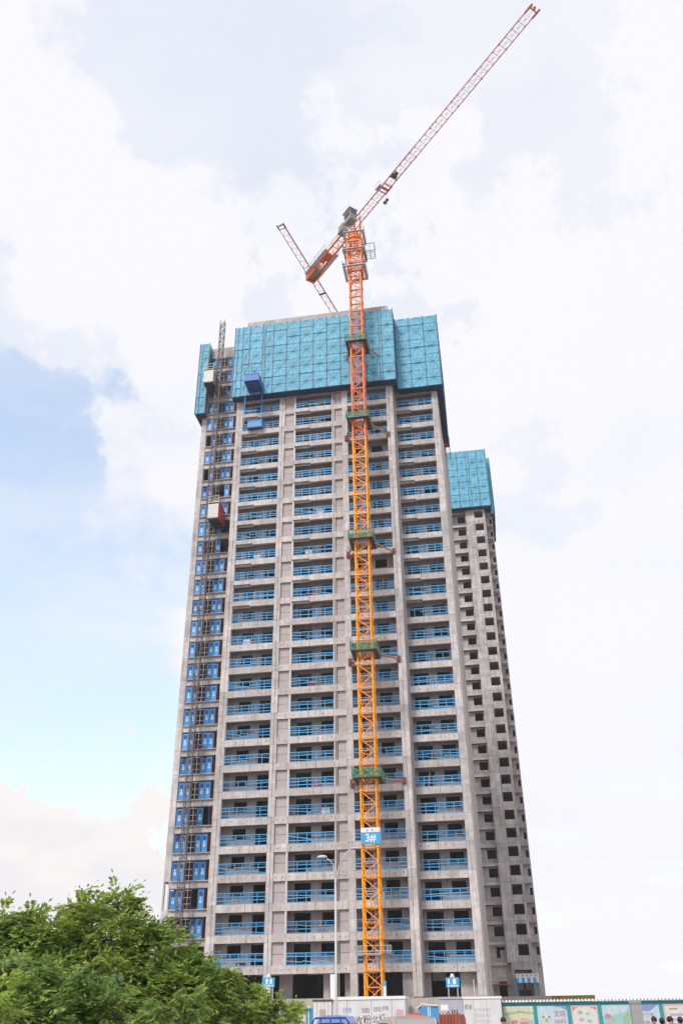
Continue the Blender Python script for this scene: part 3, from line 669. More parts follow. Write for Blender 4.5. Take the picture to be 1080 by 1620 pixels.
# operator cabin and electrical cabinet on the left side of the head
cb = U('cabin', MB().prism([(.1, 0), (1.75, 0), (1.95, 1.0), (1.75, 2.1), (.1, 2.1)], -1.95, -.8, 0, axis='y'), 'cw')
for o_ in (cb,): o_.location = (0, 0, 107.2)
part('cabin_window', MB().box(1.86, -1.95, 1.0, 1.97, -.85, 1.9).box(.4, -2.09, .95, 1.6, -2.06, 1.85), 'glass', cb)
part('cabin_roof_frame', MB().box(-.1, -2.2, 2.1, 2.0, -.6, 2.18).bar((.1, -2.1, 2.15), (.1, -2.1, 3.0), .04).bar((1.9, -2.1, 2.15), (1.9, -2.1, 3.0), .04).bar((.1, -2.1, 3.0), (1.9, -2.1, 3.0), .04), 'white', cb)
U('electrical_cabinet', MB().box(-1.9, -1.7, 107.3, -.7, -.85, 108.6).box(-2.1, -1.8, 107.15, -.5, -.7, 107.3), 'cw')
# mast ties with working platforms
for ti, z in enumerate(tie_z):
    t = part('mast_tie', MB().box(-1.15, -1.15, z - .35, 1.15, -.9, z - .1).box(-1.15, .9, z - .35, 1.15, 1.15, z - .1).box(-1.15, -.9, z - .35, -.9, .9, z - .1).box(.9, -.9, z - .35, 1.15, .9, z - .1), 'tie', crane)
    pm = MB()
    for (a0, b0, a1, b1) in ((-1.5,-1.65,1.5,-1.16), (-1.5,1.16,1.5,1.65), (-1.5,-1.15,-1.16,1.15), (1.16,-1.15,1.5,1.15)): pm.box(a0, b0, z - .5, a1, b1, z - .42)
    for i in range(9): xx = -1.45 + i * .36; pm.bar((xx, -1.6, z - .48), (xx, 1.6, z - .48), .05)
    part('platform', pm, 'wood', t)
    r = random.Random(ti); nm = MB(); npx = 14
    pts = [(-1.55, -1.7), (1.55, -1.7), (1.55, 1.7), (-1.55, 1.7), (-1.55, -1.7)]
    for e in range(4 if ti < 4 else 2):
        a, b = Vector(pts[e]), Vector(pts[e+1])
        for i in range(npx):
            p0 = a.lerp(b, i / npx); p1 = a.lerp(b, (i + 1) / npx); nrm = Vector((b.y - a.y, a.x - b.x)).normalized()
            n0 = len(nm.v)
            for q in (p0, p1):
                ph = (q.x * 3.1 + q.y * 2.3 + ti)
                for zz_, am in ((-.42 + .1 * math.sin(ph * 2.7), .06), (-.1, .1), (.2, .06), (.5 + .07 * math.sin(ph*1.3), .04)):
                    off = nrm * am * math.sin(ph * 2 + zz_ * 4); nm.v.append((q.x + off.x, q.y + off.y, z + zz_))
            for j in range(3): nm.f.append((n0 + j, n0 + 4 + j, n0 + 5 + j, n0 + 1 + j)); nm.m.append(0)
    part('safety_net', nm, 'green', t)
    rp = MB()
    for q in pts[:4]: rp.bar((*q, z - .5), (*q, z + .75), .05)
    for a, b in zip(pts[:-1], pts[1:]): rp.bar((*a, z + .62), (*b, z + .62), .04); rp.bar((*a, z + .1), (*b, z + .1), .035)
    part('railing', rp, 'rust', t)
    # struts to the columns either side of the bay
    part('strut', MB().tube([(1.1, .2, z - .2), (21.62 - CX, 4.15, z + .35)], .11, 8).tube([(.9, 1.0, z - .2), (16.2 - CX, 4.2, z + .3)], .09, 8), 'tie', t)
    part('strut', MB().tube([(-1.1, .2, z - .2), (16.0 - CX, 4.15, z + .35)], .11, 8), 'tie', t)
    part('anchor_plate', MB().box(15.75 - CX, 4.0, z - .1, 16.1 - CX, 4.25, z + .75).box(21.6 - CX, 4.0, z, 21.95 - CX, 4.25, z + .7), 'rust', t)
    tr_ = MB()
    for i in range(5):
        a = (r.uniform(-2.3, -1.5), r.uniform(1.6, 3.6), z - r.uniform(.3, 1.5)); tr_.bar(a, (a[0] + r.uniform(-.2, .5), a[1] + r.uniform(-.6, .6), a[2] + r.uniform(.5, 1.3)), .06)
    part('scaffold_tube', tr_, 'rust', t)
# the 3# board on the mast
sg = part('sign_board', MB().box(-.86, -1.04, 17.25, 1.1, -.98, 18.86).box(1.1, -1.0, 17.3, 1.14, .3, 18.86), 'sign', crane)
part('sign_header', MB().box(-.86, -1.05, 18.42, 1.1, -1.041, 18.87).box(1.142, -.98, 17.4, 1.15, -.5, 18.86), 'white', sg)
obj('lettering', text_mesh('3#', 1.05, 'white', bold=.02), sg, (.12, -1.05, 17.84), (R(90), 0, 0))
for xx in (-.25, .3): part('lettering', MB().box(xx, -1.058, 18.55, xx + .07, -1.051, 18.74).box(xx - .06, -1.058, 18.63, xx + .14, -1.051, 18.67).box(xx - .05, -1.058, 18.54, xx + .13, -1.051, 18.57), 'sign', sg)
for i in range(4): part('lettering', MB().box(1.15, -.85, 18.5 - i * .3, 1.156, -.65, 18.66 - i * .3), 'sign', sg)
# low service platform and switch box
pf = MB().box(-1.35, -1.4, 7.2, 1.9, -1.0, 7.28).box(1.0, -1.4, 7.2, 1.9, 1.2, 7.26)
for zz_ in (.55, 1.0): pf.bar((-1.35, -1.4, 7.2 + zz_ - .25), (1.9, -1.4, 7.2 + zz_ - .25), .045)
for i in range(9): pf.bar((-1.35 + i * .1 if i < 5 else 1.5 + (i - 5) * .13, -1.4, 7.2), (-1.35 + i * .1 if i < 5 else 1.5 + (i - 5) * .13, -1.4, 7.95), .04)
part('service_platform', pf, 'grey', crane)
bx = part('switch_box', MB().box(.95, -1.12, 3.2, 1.25, -.85, 4.95), 'sign', crane); part('notice', MB().box(.98, -1.13, 3.4, 1.22, -1.121, 4.5), 'white', bx)

# ================================================================== SECOND CRANE, behind
c2x, c2y, ZJ2 = 15.2, 48.6, 120.0
crane2 = thing('tower_crane', 'distant orange crane jib rising above the roof parapet behind the counter jib', 'crane', (c2x, c2y, 0))
for i in range(42): obj('mast_section', mhi, crane2, (0, 0, i * 2.8))
j2 = math.atan2(4.78 - c2y, 4.75 - c2x); J2 = math.hypot(4.78 - c2y, 4.75 - c2x); n2_ = 9; L2 = (J2 - 1) / n2_
jm3 = jib_mesh(L2, m='jib', n=3)
for i in range(n2_): x = 1 + i * L2; obj('jib_section', jm3, crane2, (math.cos(j2)*x, math.sin(j2)*x, ZJ2), (0, 0, j2))
part('slewing_ring', MB().tube([(0,0,117.6), (0,0,ZJ2)], 1.1, 16), 'orange_red', crane2)
def U2(n, mb, m): return part(n, mb, m, crane2, rot=(0, 0, j2))
U2('jib_tip', MB().bar((J2, -.62, ZJ2), (J2 + 1.0, -.62, ZJ2), .18).bar((J2, .62, ZJ2), (J2 + 1.0, .62, ZJ2), .18).bar((J2, 0, ZJ2 + 1.25), (J2 + .75, -.6, ZJ2), .12).bar((J2, 0, ZJ2 + 1.25), (J2 + .75, .6, ZJ2), .12).bar((J2 + .7, -.62, ZJ2), (J2 + .7, .62, ZJ2), .1).bar((J2, -.62, ZJ2), (J2, .62, ZJ2), .1), 'dgrey')
U2('counter_jib', MB().bar((-1, -.6, ZJ2), (-12, -.6, ZJ2), .24).bar((-1, .6, ZJ2), (-12, .6, ZJ2), .24).box(-12, -.6, ZJ2 - 1, -9.5, .6, ZJ2 + 1.2), 'orange_red')
U2('trolley', MB().box(J2 - 17, -.65, ZJ2 - .3, J2 - 16.6, .65, ZJ2 - .2), 'dgrey')

# ================================================================== SECOND TOWER, behind on the right
bt = thing('tower_block', 'second concrete tower standing farther back with rows of square window holes', 'building')
YB = 59.0
def FB(j): return 9.5 + H * j
JT = 31
me_l = wall_mesh(31.16, 32.90, YB, [], 'wall_panel', 'conc_back', H - .03, th=.36)
me_w = wall_mesh(32.93, 34.80, YB + .02, [(33.02, 34.66, .9, 2.5)], 'wall_panel', 'conc_back', H - .03, th=.36)
me_r = MB().box(34.83, YB, 0, 35.12, YB + 3.6, H - .03).mesh('wall_panel', 'conc_back')
me_s = wall_mesh(35.13, 36.58, YB + 3.6, [(35.95, 36.40, 1.15, 2.3)], 'wall_panel', 'conc_back', H - .03, th=.36)
me_c = wall_mesh(28.0, 31.14, YB + 1.6, [(29.5, 31.0, .85, 2.3)], 'wall_panel', 'conc_back', H - .5, th=.3)
me_e = wall_mesh(16.0, 27.98, YB + .3, [(17.5, 19.5, .85, 2.3), (22, 24, .85, 2.3), (26, 27.6, .85, 2.3)], 'wall_panel', 'conc_back', H - .03, th=.36)
me_b = MB().box(28.0, YB + .95, -.42, 31.15, YB + 1.25, .06).mesh('beam', 'conc_beam')
me_f = MB().box(16, YB + 1.95, -.14, 36.4, YB + 16, -.01).box(31.3, YB + .4, -.14, 34.8, YB + 1.94, -.01).mesh('floor_slab', 'conc_dim')
for j in range(0, JT):
    z = FB(j)
    for n, m_ in (('wall_panel', me_l), ('wall_panel', me_w), ('wall_panel', me_r), ('wall_panel', me_s), ('wall_panel', me_c), ('wall_panel', me_e), ('beam', me_b), ('floor_slab', me_f)):
        if j == 0 and m_ is me_c: continue
        obj(n, m_, bt, (0, 0, z))
cr = MB().box(16, YB + 6, 4.5, 36.4, YB + 6.2, FB(JT)).box(28.0, YB + 1.85, 4.5, 28.2, YB + 6, FB(JT)).box(31.2, YB + 1.85, 4.5, 31.35, YB + 6, FB(JT)).box(34.9, YB + 3.65, 4.5, 35.05, YB + 6, FB(JT))
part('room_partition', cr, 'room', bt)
part('side_wall', MB().box(36.4, YB + 3.85, 4.5, 36.58, YB + 16, FB(JT)).box(16, YB + 16.05, 4.5, 36.58, YB + 16.2, FB(JT)).box(16, YB + .55, 4.5, 16.2, YB + 16, FB(JT)), 'conc_back', bt)
gl = wall_mesh(28.0, 31.7, YB + 1.4, [(29.5, 30.75, 0, 2.1)], 'wall_panel', 'conc_back', 4.6); obj('wall_panel', gl, bt, (0, 0, 4.75))
gl = MB().box(28.0, YB + 1.62, 0, 29.55, YB + 1.8, 2.95).box(29.55, YB + 1.62, 0, 30.9, YB + 1.8, .75).box(29.55, YB + 1.62, 2.3, 30.9, YB + 1.8, 2.95).box(30.9, YB + 1.62, 0, 31.7, YB + 1.8, 2.95).box(30.15, YB + 1.64, .75, 30.88, YB + 1.7, 1.85).mesh('wall_panel', 'conc_back'); obj('wall_panel', gl, bt, (0, 0, 9.45))
part('wall_panel', MB().box(31.72, YB + .02, 8.38, 34.82, YB + .3, 9.48), 'conc_back', bt)
part('wall_panel', MB().box(34.84, YB + .01, 4.6, 35.75, YB + 3.6, 9.48).box(35.77, YB + 3.6, 4.6, 36.6, YB + 3.9, 9.48), 'conc_back', bt)
part('wall_panel', MB().box(31.72, YB + .1, 4.6, 32.1, YB + 1.4, 8.36).box(32.1, YB + 2.2, 4.6, 34.83, YB + 2.4, 8.3), 'conc_dim', bt)
part('doorway', MB().box(32.6, YB + 2.1, 4.7, 34.4, YB + 2.19, 5.6).box(33.3, YB + 2.1, 5.6, 33.7, YB + 2.19, 7.2), 'wood', bt)
part('podium', MB().box(10, 55.5, 0, 38, 78, 4.68), 'podium', bt)
part('door_canopy', MB().box(28.2, 57.2, 6.3, 31.1, 60.3, 6.42).bar((28.2, 57.2, 6.75), (31.1, 57.2, 6.35), .07).bar((28.2, 57.2, 6.75), (28.2, 60.3, 6.75), .06), 'rustbox', bt)
s4 = thing('protective_screen', 'teal perforated screen round the top of the farther tower', 'safety screen')
screen_face(s4, (16.5, YB - 1.2), 0, [2.0] * 6 + [1.9, 1.9, .5, 1.7, 1.95], 92.05, 105.75)
screen_face(s4, (36.45, YB - 1.2), R(90), [1.8, 1.8], 92.05, 105.75)
screen_face(s4, (36.5, YB + 2.5), 0, [.72], 92.15, 105.8)
screen_face(s4, (37.22, YB + 2.5), R(90), [1.8] * 7, 92.15, 105.8)
deck(s4, 16.5, YB - 1.2, 36.4, YB - .03, 92.05); deck(s4, 35.2, YB + 2.5, 37.2, YB + 3.58, 92.1); deck(s4, 36.62, YB + 3.6, 37.2, YB + 15, 92.12)
# striped entrance canopy
cn = thing('entrance_canopy', 'blue and white striped entrance canopy on blue posts at the foot of the farther tower', 'canopy', (0, 0, 4.68))
part('fascia', MB().box(32.15, 57.3, 2.55, 35.7, 57.4, 3.1), 'white', cn)
for i in range(8): part('stripe', MB().box(32.15 + i * .443, 57.25, 1.85, 32.15 + (i + 1) * .443, 57.35, 2.55), 'sign' if i % 2 == 0 else 'mark', cn)
for i in range(5): part('emblem', MB().tube([(32.6 + i * .65, 57.298, 2.83), (32.6 + i * .65, 57.27, 2.83)], .13, 10), ('grey', 'tealf', 'yellow', 'grey', 'tie')[i], cn)
for xx in (32.2, 35.6):
    for yy in (57.35, 58.8): part('post', MB().box(xx - .07, yy - .07, 0, xx + .07, yy + .07, 2.55), 'sign', cn)
part('roof', MB().box(32.1, 57.41, 2.9, 35.75, 58.95, 2.98), 'sign', cn)
# aerial stub beside the corner screen
t = thing('scaffold_pole', 'thin rusty pole standing clear of the corner screen above the farther tower', 'pole', (29.75, 14, 0))
part('shaft', MB().tube([(0, 0, 75.2), (0, 0, 79.6)], .06, 6), 'rust', t)
part('bracket', MB().bar((-1.0, .3, 76.5), (0, 0, 76.5), .06).bar((-1.0, .3, 78.2), (0, 0, 78.2), .06).bar((-.6, .2, 75.5), (-.6, .2, 78.8), .05).bar((-.3, .1, 75.5), (-.3, .1, 78.8), .05), 'cage_red', t)

# yellow shed behind the fence
ys = thing('site_shed', 'low yellow corrugated shed behind the poster fence beyond the farther tower', 'shed')
part('wall', MB().box(37.0, 45, 0, 42.7, 50, 4.41), 'yellow', ys)
for i in range(12): part('panel', MB().box(37.02 + i * .475, 44.93, .2, 37.44 + i * .475, 45, 4.4), 'yellow', ys)
part('roof', MB().prism([(44.9, 4.42), (50.1, 4.5), (50.1, 4.56), (44.9, 4.47)], 36.95, 42.75), 'wood', ys)

# ================================================================== STREET FRONT
YF = -28.0
def stencil(parent, x, z, w, h, y, m, seed, n=6):
    r = random.Random(seed); mb = MB(); cw_ = w / n
    for i in range(n):
        x0 = x + i * cw_
        for j in range(4):
            if r.random() < .75: zz_ = z + h * j / 3.3; mb.box(x0 + .01, y - .006, zz_, x0 + cw_ * .72, y, zz_ + h * .1)
        for j in range(2):
            if r.random() < .8: xx = x0 + cw_ * (.08 + .5 * j); mb.box(xx, y - .0065, z, xx + cw_ * .14, y, z + h)
    return part('stencil_number', mb, m, parent)
c1 = thing('site_cabin', 'long white site cabin with scrawled black writing behind the lamp post', 'cabin', (18.55, YF, 0))
part('wall', MB().box(0, 0, .1, 5.17, 2.4, 3.0), 'cabinw', c1); part('roof_edge', MB().box(-.05, -.06, 3.0, 5.22, 2.46, 3.19), 'white', c1)
for xx in (1.0, 2.75, 4.2): part('seam', MB().box(xx, -.012, .1, xx + .035, 0, 3.0), 'cabind', c1)
stencil(c1, .75, 2.22, .62, .28, 0, 'inkb', 1); stencil(c1, 2.05, 2.18, .6, .3, 0, 'ink', 2); stencil(c1, 2.95, 2.25, .58, .26, 0, 'ink', 3); stencil(c1, 3.55, 2.32, .45, .25, 0, 'ink', 4); stencil(c1, 4.45, 2.0, .6, .35, 0, 'inkr', 5)
gb = MB()
for a, b in (((0,0),(.55,0)), ((.55,0),(.55,.6)), ((.55,.6),(0,.6)), ((0,.6),(0,0)), ((.15,.2),(.4,.2)), ((.15,.4),(.4,.4)), ((.2,.15),(.2,.45)), ((.38,.15),(.38,.45))): gb.bar((.92 + a[0], -.01, 1.35 + a[1]), (.92 + b[0], -.01, 1.35 + b[1]), .035)
part('scrawl', gb, 'ink', c1)
obj('scrawl', text_mesh('收粉', .62, 'ink'), c1, (2.15, -.008, 1.68), (R(90), R(-7), 0)); obj('scrawl', text_mesh('北红', .5, 'ink'), c1, (3.3, -.008, 1.78), (R(90), R(-12), 0))
c2 = thing('site_cabin', 'stained white container cabin with faint lettering beside the teal poster fence', 'cabin', (27.8, YF, 0))
part('wall', MB().box(0, 0, .1, 2.6, 2.4, 2.93), 'cabinw', c2); part('roof_edge', MB().box(-.04, -.05, 2.93, 2.66, 2.45, 3.07), 'white', c2)
stencil(c2, .08, 2.3, .5, .28, 0, 'ink', 7)
for r_ in range(3): stencil(c2, .75, 2.15 - r_ * .33, 1.1, .2, 0, 'cabing', 20 + r_, 7)
part('seam', MB().box(.66, -.012, .1, .69, 0, 2.93), 'cabing', c2); part('rust_stain', MB().box(1.56, -.008, 1.2, 1.60, 0, 2.8), 'cabing', c2)
c3 = thing('site_cabin', 'grey metal cabin with a barred window next to the stained white cabin', 'cabin', (26.1, YF, 0))
part('wall', MB().box(0, .1, .1, 1.68, 2.4, 2.95), 'cabing', c3); part('roof_edge', MB().box(-.03, .04, 2.95, 1.68, 2.45, 3.08), 'cabing', c3)
wn_ = part('window', MB().box(.78, .07, 1.85, 1.32, .1, 2.3), 'glass', c3)
for i in range(5): part('bar', MB().box(.8 + i * .12, .04, 1.85, .83 + i * .12, .07, 2.3), 'white', wn_)
part('notice', MB().box(.1, .085, 2.25, .62, .1, 2.6).box(.1, .085, 1.85, .5, .1, 2.05), 'white', c3); part('notice', MB().box(.55, .08, 2.1, .66, .1, 2.2), 'inkr', c3)
c4 = thing('tool_shed', 'narrow grey ribbed shed with a small brown window left of the white cabin', 'shed', (17.15, YF - .1, 0))
part('wall', MB().box(0, .03, .1, 1.36, 2, 2.95), 'cabing', c4)
for i in range(5): part('rib_panel', MB().box(.02 + i * .268, 0, .12, .26 + i * .268, .03, 2.9), 'cabinw', c4)
part('roof_edge', MB().box(-.06, -.06, 2.95, 1.42, 2.05, 3.04), 'wood', c4)
w_ = part('window', MB().box(.46, -.03, 1.9, .88, 0, 2.42), 'tie', c4); part('pane', MB().box(.49, -.04, 1.94, .64, -.03, 2.38).box(.69, -.04, 1.94, .85, -.03, 2.38), 'cabing', w_)
bp = thing('blue_hoarding', 'bright blue sheet hoarding with a white bent pipe over it between the cabins', 'hoarding', (24.62, YF + .2, 0))
for i in range(2): part('panel', MB().box(i * .72, 0, .1, i * .72 + .66, .05, 2.52), 'bluep', bp)
part('post', MB().box(.66, -.03, .1, .72, .08, 2.56), 'white', bp); part('post', MB().box(.8, -.03, .1, .85, .0, 2.56), 'white', bp)
part('bent_pipe', MB().tube([(-.1, -.1, 2.4), (.1, -.1, 2.55), (.25, -.1, 2.7), (.7, -.1, 2.62), (1.4, -.1, 2.56)], .035, 6), 'white', bp)
bw = thing('boundary_wall', 'bare concrete wall stub behind the blue hoarding', 'wall', (0, YF + 3, 0))
part('wall', MB().box(23.6, 0, 0, 26.4, .25, 3.05), 'podium', bw)

# poster fences -------------------------------------------------------------
def poster(parent, x, w, zb, zt, y, style):
    p = part('poster', MB().box(x, y - .02, zb, x + w, y, zt), style[0], parent)
    for i, (kind, a, b, c, d, m_) in enumerate(style[1]):
        yy = y - .021 - .003 * (i + 1)
        if kind == 'b': part('print', MB().box(x + a*w, yy, zt - d*(zt-zb), x + c*w, yy + .002, zt - b*(zt-zb)), m_, p)
        elif kind == 'e':
            mb = MB(); k = 14; mb.v = [(x + a*w + c*w*math.cos(2*math.pi*j/k), yy, zt - b*(zt-zb) + d*math.sin(2*math.pi*j/k)) for j in range(k)]; mb.f = [tuple(range(k))]; mb.m = [0]; part('print', mb, m_, p)
        elif kind == 'w':
            mb = MB(); mb.v = [(x + q[0]*w, yy, zt - q[1]*(zt-zb)) for q in a]; mb.f = [tuple(range(len(a)))]; mb.m = [0]; part('print', mb, m_, p)
        elif kind == 't': obj('print', text_mesh(a, b, m_), p, (x + c*w, yy, zt - d*(zt-zb)), (R(90), 0, 0))
for n, c in (('p_cream', (.62, .56, .36)), ('p_sky', (.42, .58, .72)), ('p_blue', (.05, .14, .50)), ('p_red', (.55, .06, .10)), ('p_pink', (.70, .32, .38)), ('p_green', (.16, .42, .14)), ('p_lilac', (.36, .28, .52)), ('p_orange', (.66, .34, .14)), ('p_paper', (.66, .64, .60)), ('p_teal', (.18, .48, .50)), ('p_brown', (.28, .13, .08))): MAT[n] = mat(n, tuple(.7 * q + .19 for q in c), .6, noise=.12, nscale=3)
styles = [
 ('p_cream', [('b', 0, 0, 1, .06, 'p_paper'), ('w', ((.0,.25),(.5,.16),(1,.22),(1,.3),(.5,.24),(0,.34)), 0, 0, 0, 'p_green'), ('e', .35, .55, .12, .1, 'p_red'), ('b', .25, .55, .4, .95, 'p_brown'), ('b', .55, .42, .78, .5, 'p_orange'), ('b', .52, .56, .8, .95, 'p_red'), ('b', .8, .5, .95, .9, 'p_teal')]),
 ('p_sky', [('w', ((.45,0),(1,0),(1,.18),(.8,.06)), 0, 0, 0, 'p_blue'), ('e', .28, .42, .17, .24, 'p_paper'), ('e', .18, .40, .05, .09, 'p_brown'), ('e', .38, .40, .05, .09, 'p_brown'), ('e', .28, .5, .07, .12, 'p_green'), ('t', '文明', .42, .74, .30, 'p_red'), ('t', '出行', .42, .74, .60, 'p_red')]),
 ('p_pink', [('b', .06, .06, .94, .8, 'p_paper'), ('w', ((.06,.06),(.25,.06),(.06,.2)), 0, 0, 0, 'p_red'), ('w', ((.94,.06),(.7,.06),(.94,.18)), 0, 0, 0, 'p_red'), ('b', .1, .74, .9, .8, 'p_red'), ('e', .33, .25, .1, .1, 'p_green'), ('e', .6, .3, .09, .08, 'p_teal'), ('e', .35, .5, .1, .1, 'p_lilac'), ('e', .65, .55, .1, .09, 'p_teal')]),
 ('p_teal', [('w', ((0,0),(1,0),(1,.25),(.0,.4)), 0, 0, 0, 'p_sky'), ('e', .18, .4, .12, .16, 'p_red'), ('e', .38, .5, .12, .14, 'p_green'), ('e', .2, .68, .14, .18, 'p_lilac'), ('e', .5, .75, .13, .2, 'p_pink'), ('w', ((.7,.5),(.95,.1),(.98,.5),(.75,.9)), 0, 0, 0, 'p_green'), ('e', .7, .8, .14, .16, 'p_red')]),
 ('p_sky', [('w', ((0,0),(1,0),(.6,.25),(0,.2)), 0, 0, 0, 'p_blue'), ('t', '讲文明', .3, .5, .38, 'p_red'), ('t', '树新风', .3, .5, .66, 'p_red')]),
 ('p_pink', [('b', .07, .06, .95, 1, 'p_paper'), ('b', .2, .14, .5, .2, 'p_brown'), ('b', .2, .34, .7, .42, 'p_lilac'), ('b', .2, .5, .7, .58, 'p_lilac'), ('b', .2, .66, .7, .74, 'p_lilac'), ('e', .85, .5, .1, .2, 'p_green')])]
for i, s_ in enumerate(('p_red',)): pass
fr = thing('poster_fence', 'teal site fence with a grey tiled coping and a row of coloured posters', 'fence', (0, -26, 0))
xs = [30.35, 32.72, 35.05, 37.16, 39.35, 41.3, 43.5, 45.8, 48.1]
for i in range(len(xs) - 1):
    a, b = xs[i], xs[i+1]
    part('fence_panel', MB().box(a + .02, 0, .1, b - .02, .08, 2.68), 'tealf', fr)
    part('post', MB().box(a - .06, -.05, .1, a + .06, .1, 2.72), 'tealf', fr)
    poster(fr, a + .14, b - a - .28, .75, 2.46, -.002, styles[i % 6])
ctile = MB().prism([(-.22, 0), (-.2, .05), (.05, .13), (.26, .05), (.28, 0)], 0, .155).mesh('coping_tile', 'coping'); ctile2 = MB().prism([(-.24, .03), (-.2, .1), (.05, .17), (.26, .1), (.3, .03)], 0, .08).mesh('coping_tile', 'white')
for i in range(74): obj('coping_tile', ctile, fr, (30.32 + i * .24, 0, 2.69)); obj('coping_tile', ctile2, fr, (30.32 + i * .24 + .155, 0, 2.69))
fl = thing('poster_fence', 'low teal fence with coloured boards half hidden by the bushes', 'fence', (0, -26, 0))
for i in range(3):
    a = 10.0 + i * 2.15
    part('fence_panel', MB().box(a, 0, .1, a + 2.08, .08, 2.5), 'tealf', fl); part('post', MB().box(a + 2.08, -.05, .1, a + 2.15, .1, 2.6), 'white', fl)
    poster(fl, a + .12, 1.8, .75, 2.2, -.002, styles[(i + 3) % 6])
for i in range(27): obj('coping_tile', ctile, fl, (10 + i * .24, 0, 2.51)); obj('coping_tile', ctile2, fl, (10 + i * .24 + .155, 0, 2.51))
part('blue_door', MB().box(16.46, .0, .1, 16.95, .08, 2.55), 'bluep', fl)
pl_ = thing('concrete_pillar', 'plain square grey concrete pillar in front of the poster fence', 'pillar', (38.2, -38, 0))
part('shaft', MB().box(-.3, -.3, 0, .3, .3, 2.38), 'pillar', pl_); part('cap', MB().box(-.33, -.33, 2.38, .33, .33, 2.5), 'pillar', pl_)

# street lamp ---------------------------------------------------------------
lp_ = thing('street_lamp', 'white double arm street lamp in front of the concrete tower', 'street lamp', (22.1, -47, 0))
part('pole', MB().tube([(0,0,0), (0,0,.9), (0,0,8.6)], [.11, .075, .05], 12), 'lamp', lp_, smooth=True)
part('base', MB().box(-.22, -.22, .02, .22, .22, .12), 'grey', lp_)
part('arm', MB().tube([(0,0,8.1), (-.04,0,8.8), (-.12,0,9.25), (-.28,0,9.5), (-.48,0,9.6)], [.045,.042,.038,.035,.03], 8), 'lamp', lp_, smooth=True)
part('lamp_head', MB().ell((-.74, 0, 9.70), (.30, .15, .11), 14, 8), 'lamp', lp_, smooth=True)
part('arm', MB().tube([(0,0,8.1), (.08,.1,8.8), (.28,.2,9.4), (.55,.3,9.9), (.8,.38,10.1)], [.045,.042,.038,.035,.03], 8), 'lamp', lp_, smooth=True)
part('lamp_head', MB().ell((1.05, .48, 10.16), (.32, .18, .07), 14, 8), 'lamp', lp_, smooth=True)

# blue duty boards with a bust of a guard on top ----------------------------
def duty(label, x, z, flip):
    t = thing('duty_board', label, 'sign', (x, -10, 0))
    part('board', MB().box(-.58, 0, z, .58, .05, z + .78), 'sign', t)
    part('print', MB().box(-.24, -.006, z + .26, -.02, 0, z + .68).box(.14, -.006, z + .26, .34, 0, z + .68) if flip else MB().box(-.42, -.006, z + .26, -.26, 0, z + .68).box(.02, -.006, z + .26, .3, 0, z + .68), 'white', t)
    part('lettering', MB().box(-.46, -.006, z + .08, -.3, 0, z + .18).box(-.24, -.006, z + .07, -.02, 0, z + .19).box(.04, -.006, z + .07, .22, 0, z + .19).box(.28, -.006, z + .08, .46, 0, z + .18), 'white', t)
    for xx in (-.4, .4): part('post', MB().box(xx - .04, .051, 0, xx + .04, .1, z + .6), 'pipe', t)
    part('emblem', MB().ell((0, .02, z + .92), (.17, .05, .16), 12, 8).box(-.22, .0, z + .78, .22, .05, z + .86), 'white', t, smooth=True)
duty('blue duty board on two thin posts above the bushes by the ground storey', 9.4, 4.45, True)
duty('blue duty board on spindly legs behind the grey barred cabin', 26.15, 4.17, False)
st = thing('steel_stake', 'thin pale stake standing behind the stained white cabin', 'stake', (27.9, -6, 0)); part('shaft', MB().tube([(0,0,0), (-.04,0,4.9)], .05, 6), 'pipe', st)

# ================================================================== VEHICLES (only their tops reach into the picture)
def wheel(parent, x, y, r=.3, w=.2):
    o = part('wheel', MB().tube([(x - w/2, y, r), (x + w/2, y, r)], r, 18), 'tyre', parent); part('rim', MB().tube([(x - w/2 - .01, y, r), (x + w/2 + .01, y, r)], r * .6, 14), 'grey', o)
v = thing('parked_van', 'beige minivan parked in front of the white cabin', 'van', (27.75, -66, .02), rot=(0, 0, R(14)))
part('body', MB().prism([(-1.9,.35),(1.9,.35),(1.95,.9),(1.85,1.05),(-1.75,1.05),(-1.95,.8)], -.82, .82), 'beige', v)
rp = MB(); prof = [(-.82,1.05),(-.76,1.45),(-.66,1.68),(-.5,1.755),(0,1.79),(.5,1.755),(.66,1.68),(.76,1.45),(.82,1.05)]
rp.prism(prof, -1.25, 1.8, 0, axis='y'); part('cabin_shell', rp, 'beige', v, smooth=False)
part('windscreen', MB().prism([(-1.72,1.06),(-1.27,1.68),(-1.26,1.68),(-1.26,1.06)], -.66, .66), 'cabind', v)  # opaque grey paints in the sky reflected by the glass
for sx in (-.70, .68): part('pillar', MB().bar((sx, -1.78, 1.05), (sx * .93, -1.26, 1.69), .07), 'beige', v)
for sx in (-.81, .81): part('side_window', MB().prism([(-1.1,1.12),(-.9,1.58),(1.5,1.58),(1.6,1.12)], sx - .012, sx + .012), 'glass', v)
for xx in (-.6, .6): part('headlight', MB().box(xx - .16, -1.97, .72, xx + .16, -1.9, .9), 'white', v)
for xx in (-.72, .72):
    for yy in (-1.25, 1.2): wheel(v, xx, yy)
part('bumper', MB().box(-.8, -2.02, .35, .8, -1.9, .55), 'dgrey', v)
v = thing('cargo_tricycle', 'blue cargo tricycle with a tube frame headboard parked below the lamp', 'tricycle', (25.2, -66, .02))
fr_ = MB(); pts = [(-.6, 0, .7), (-.6, 0, 1.62), (-.52, 0, 1.74), (.5, 0, 1.74), (.6, 0, 1.62), (.6, 0, .7)]
fr_.tube(pts, .03, 8)
for xx in (-.33, .0, .33): fr_.tube([(xx, 0, .7), (xx, 0, 1.73)], .024, 6)
fr_.tube([(-.6, 0, 1.2), (.6, 0, 1.2)], .024, 6); part('headboard', fr_, 'bluefr', v, smooth=True)
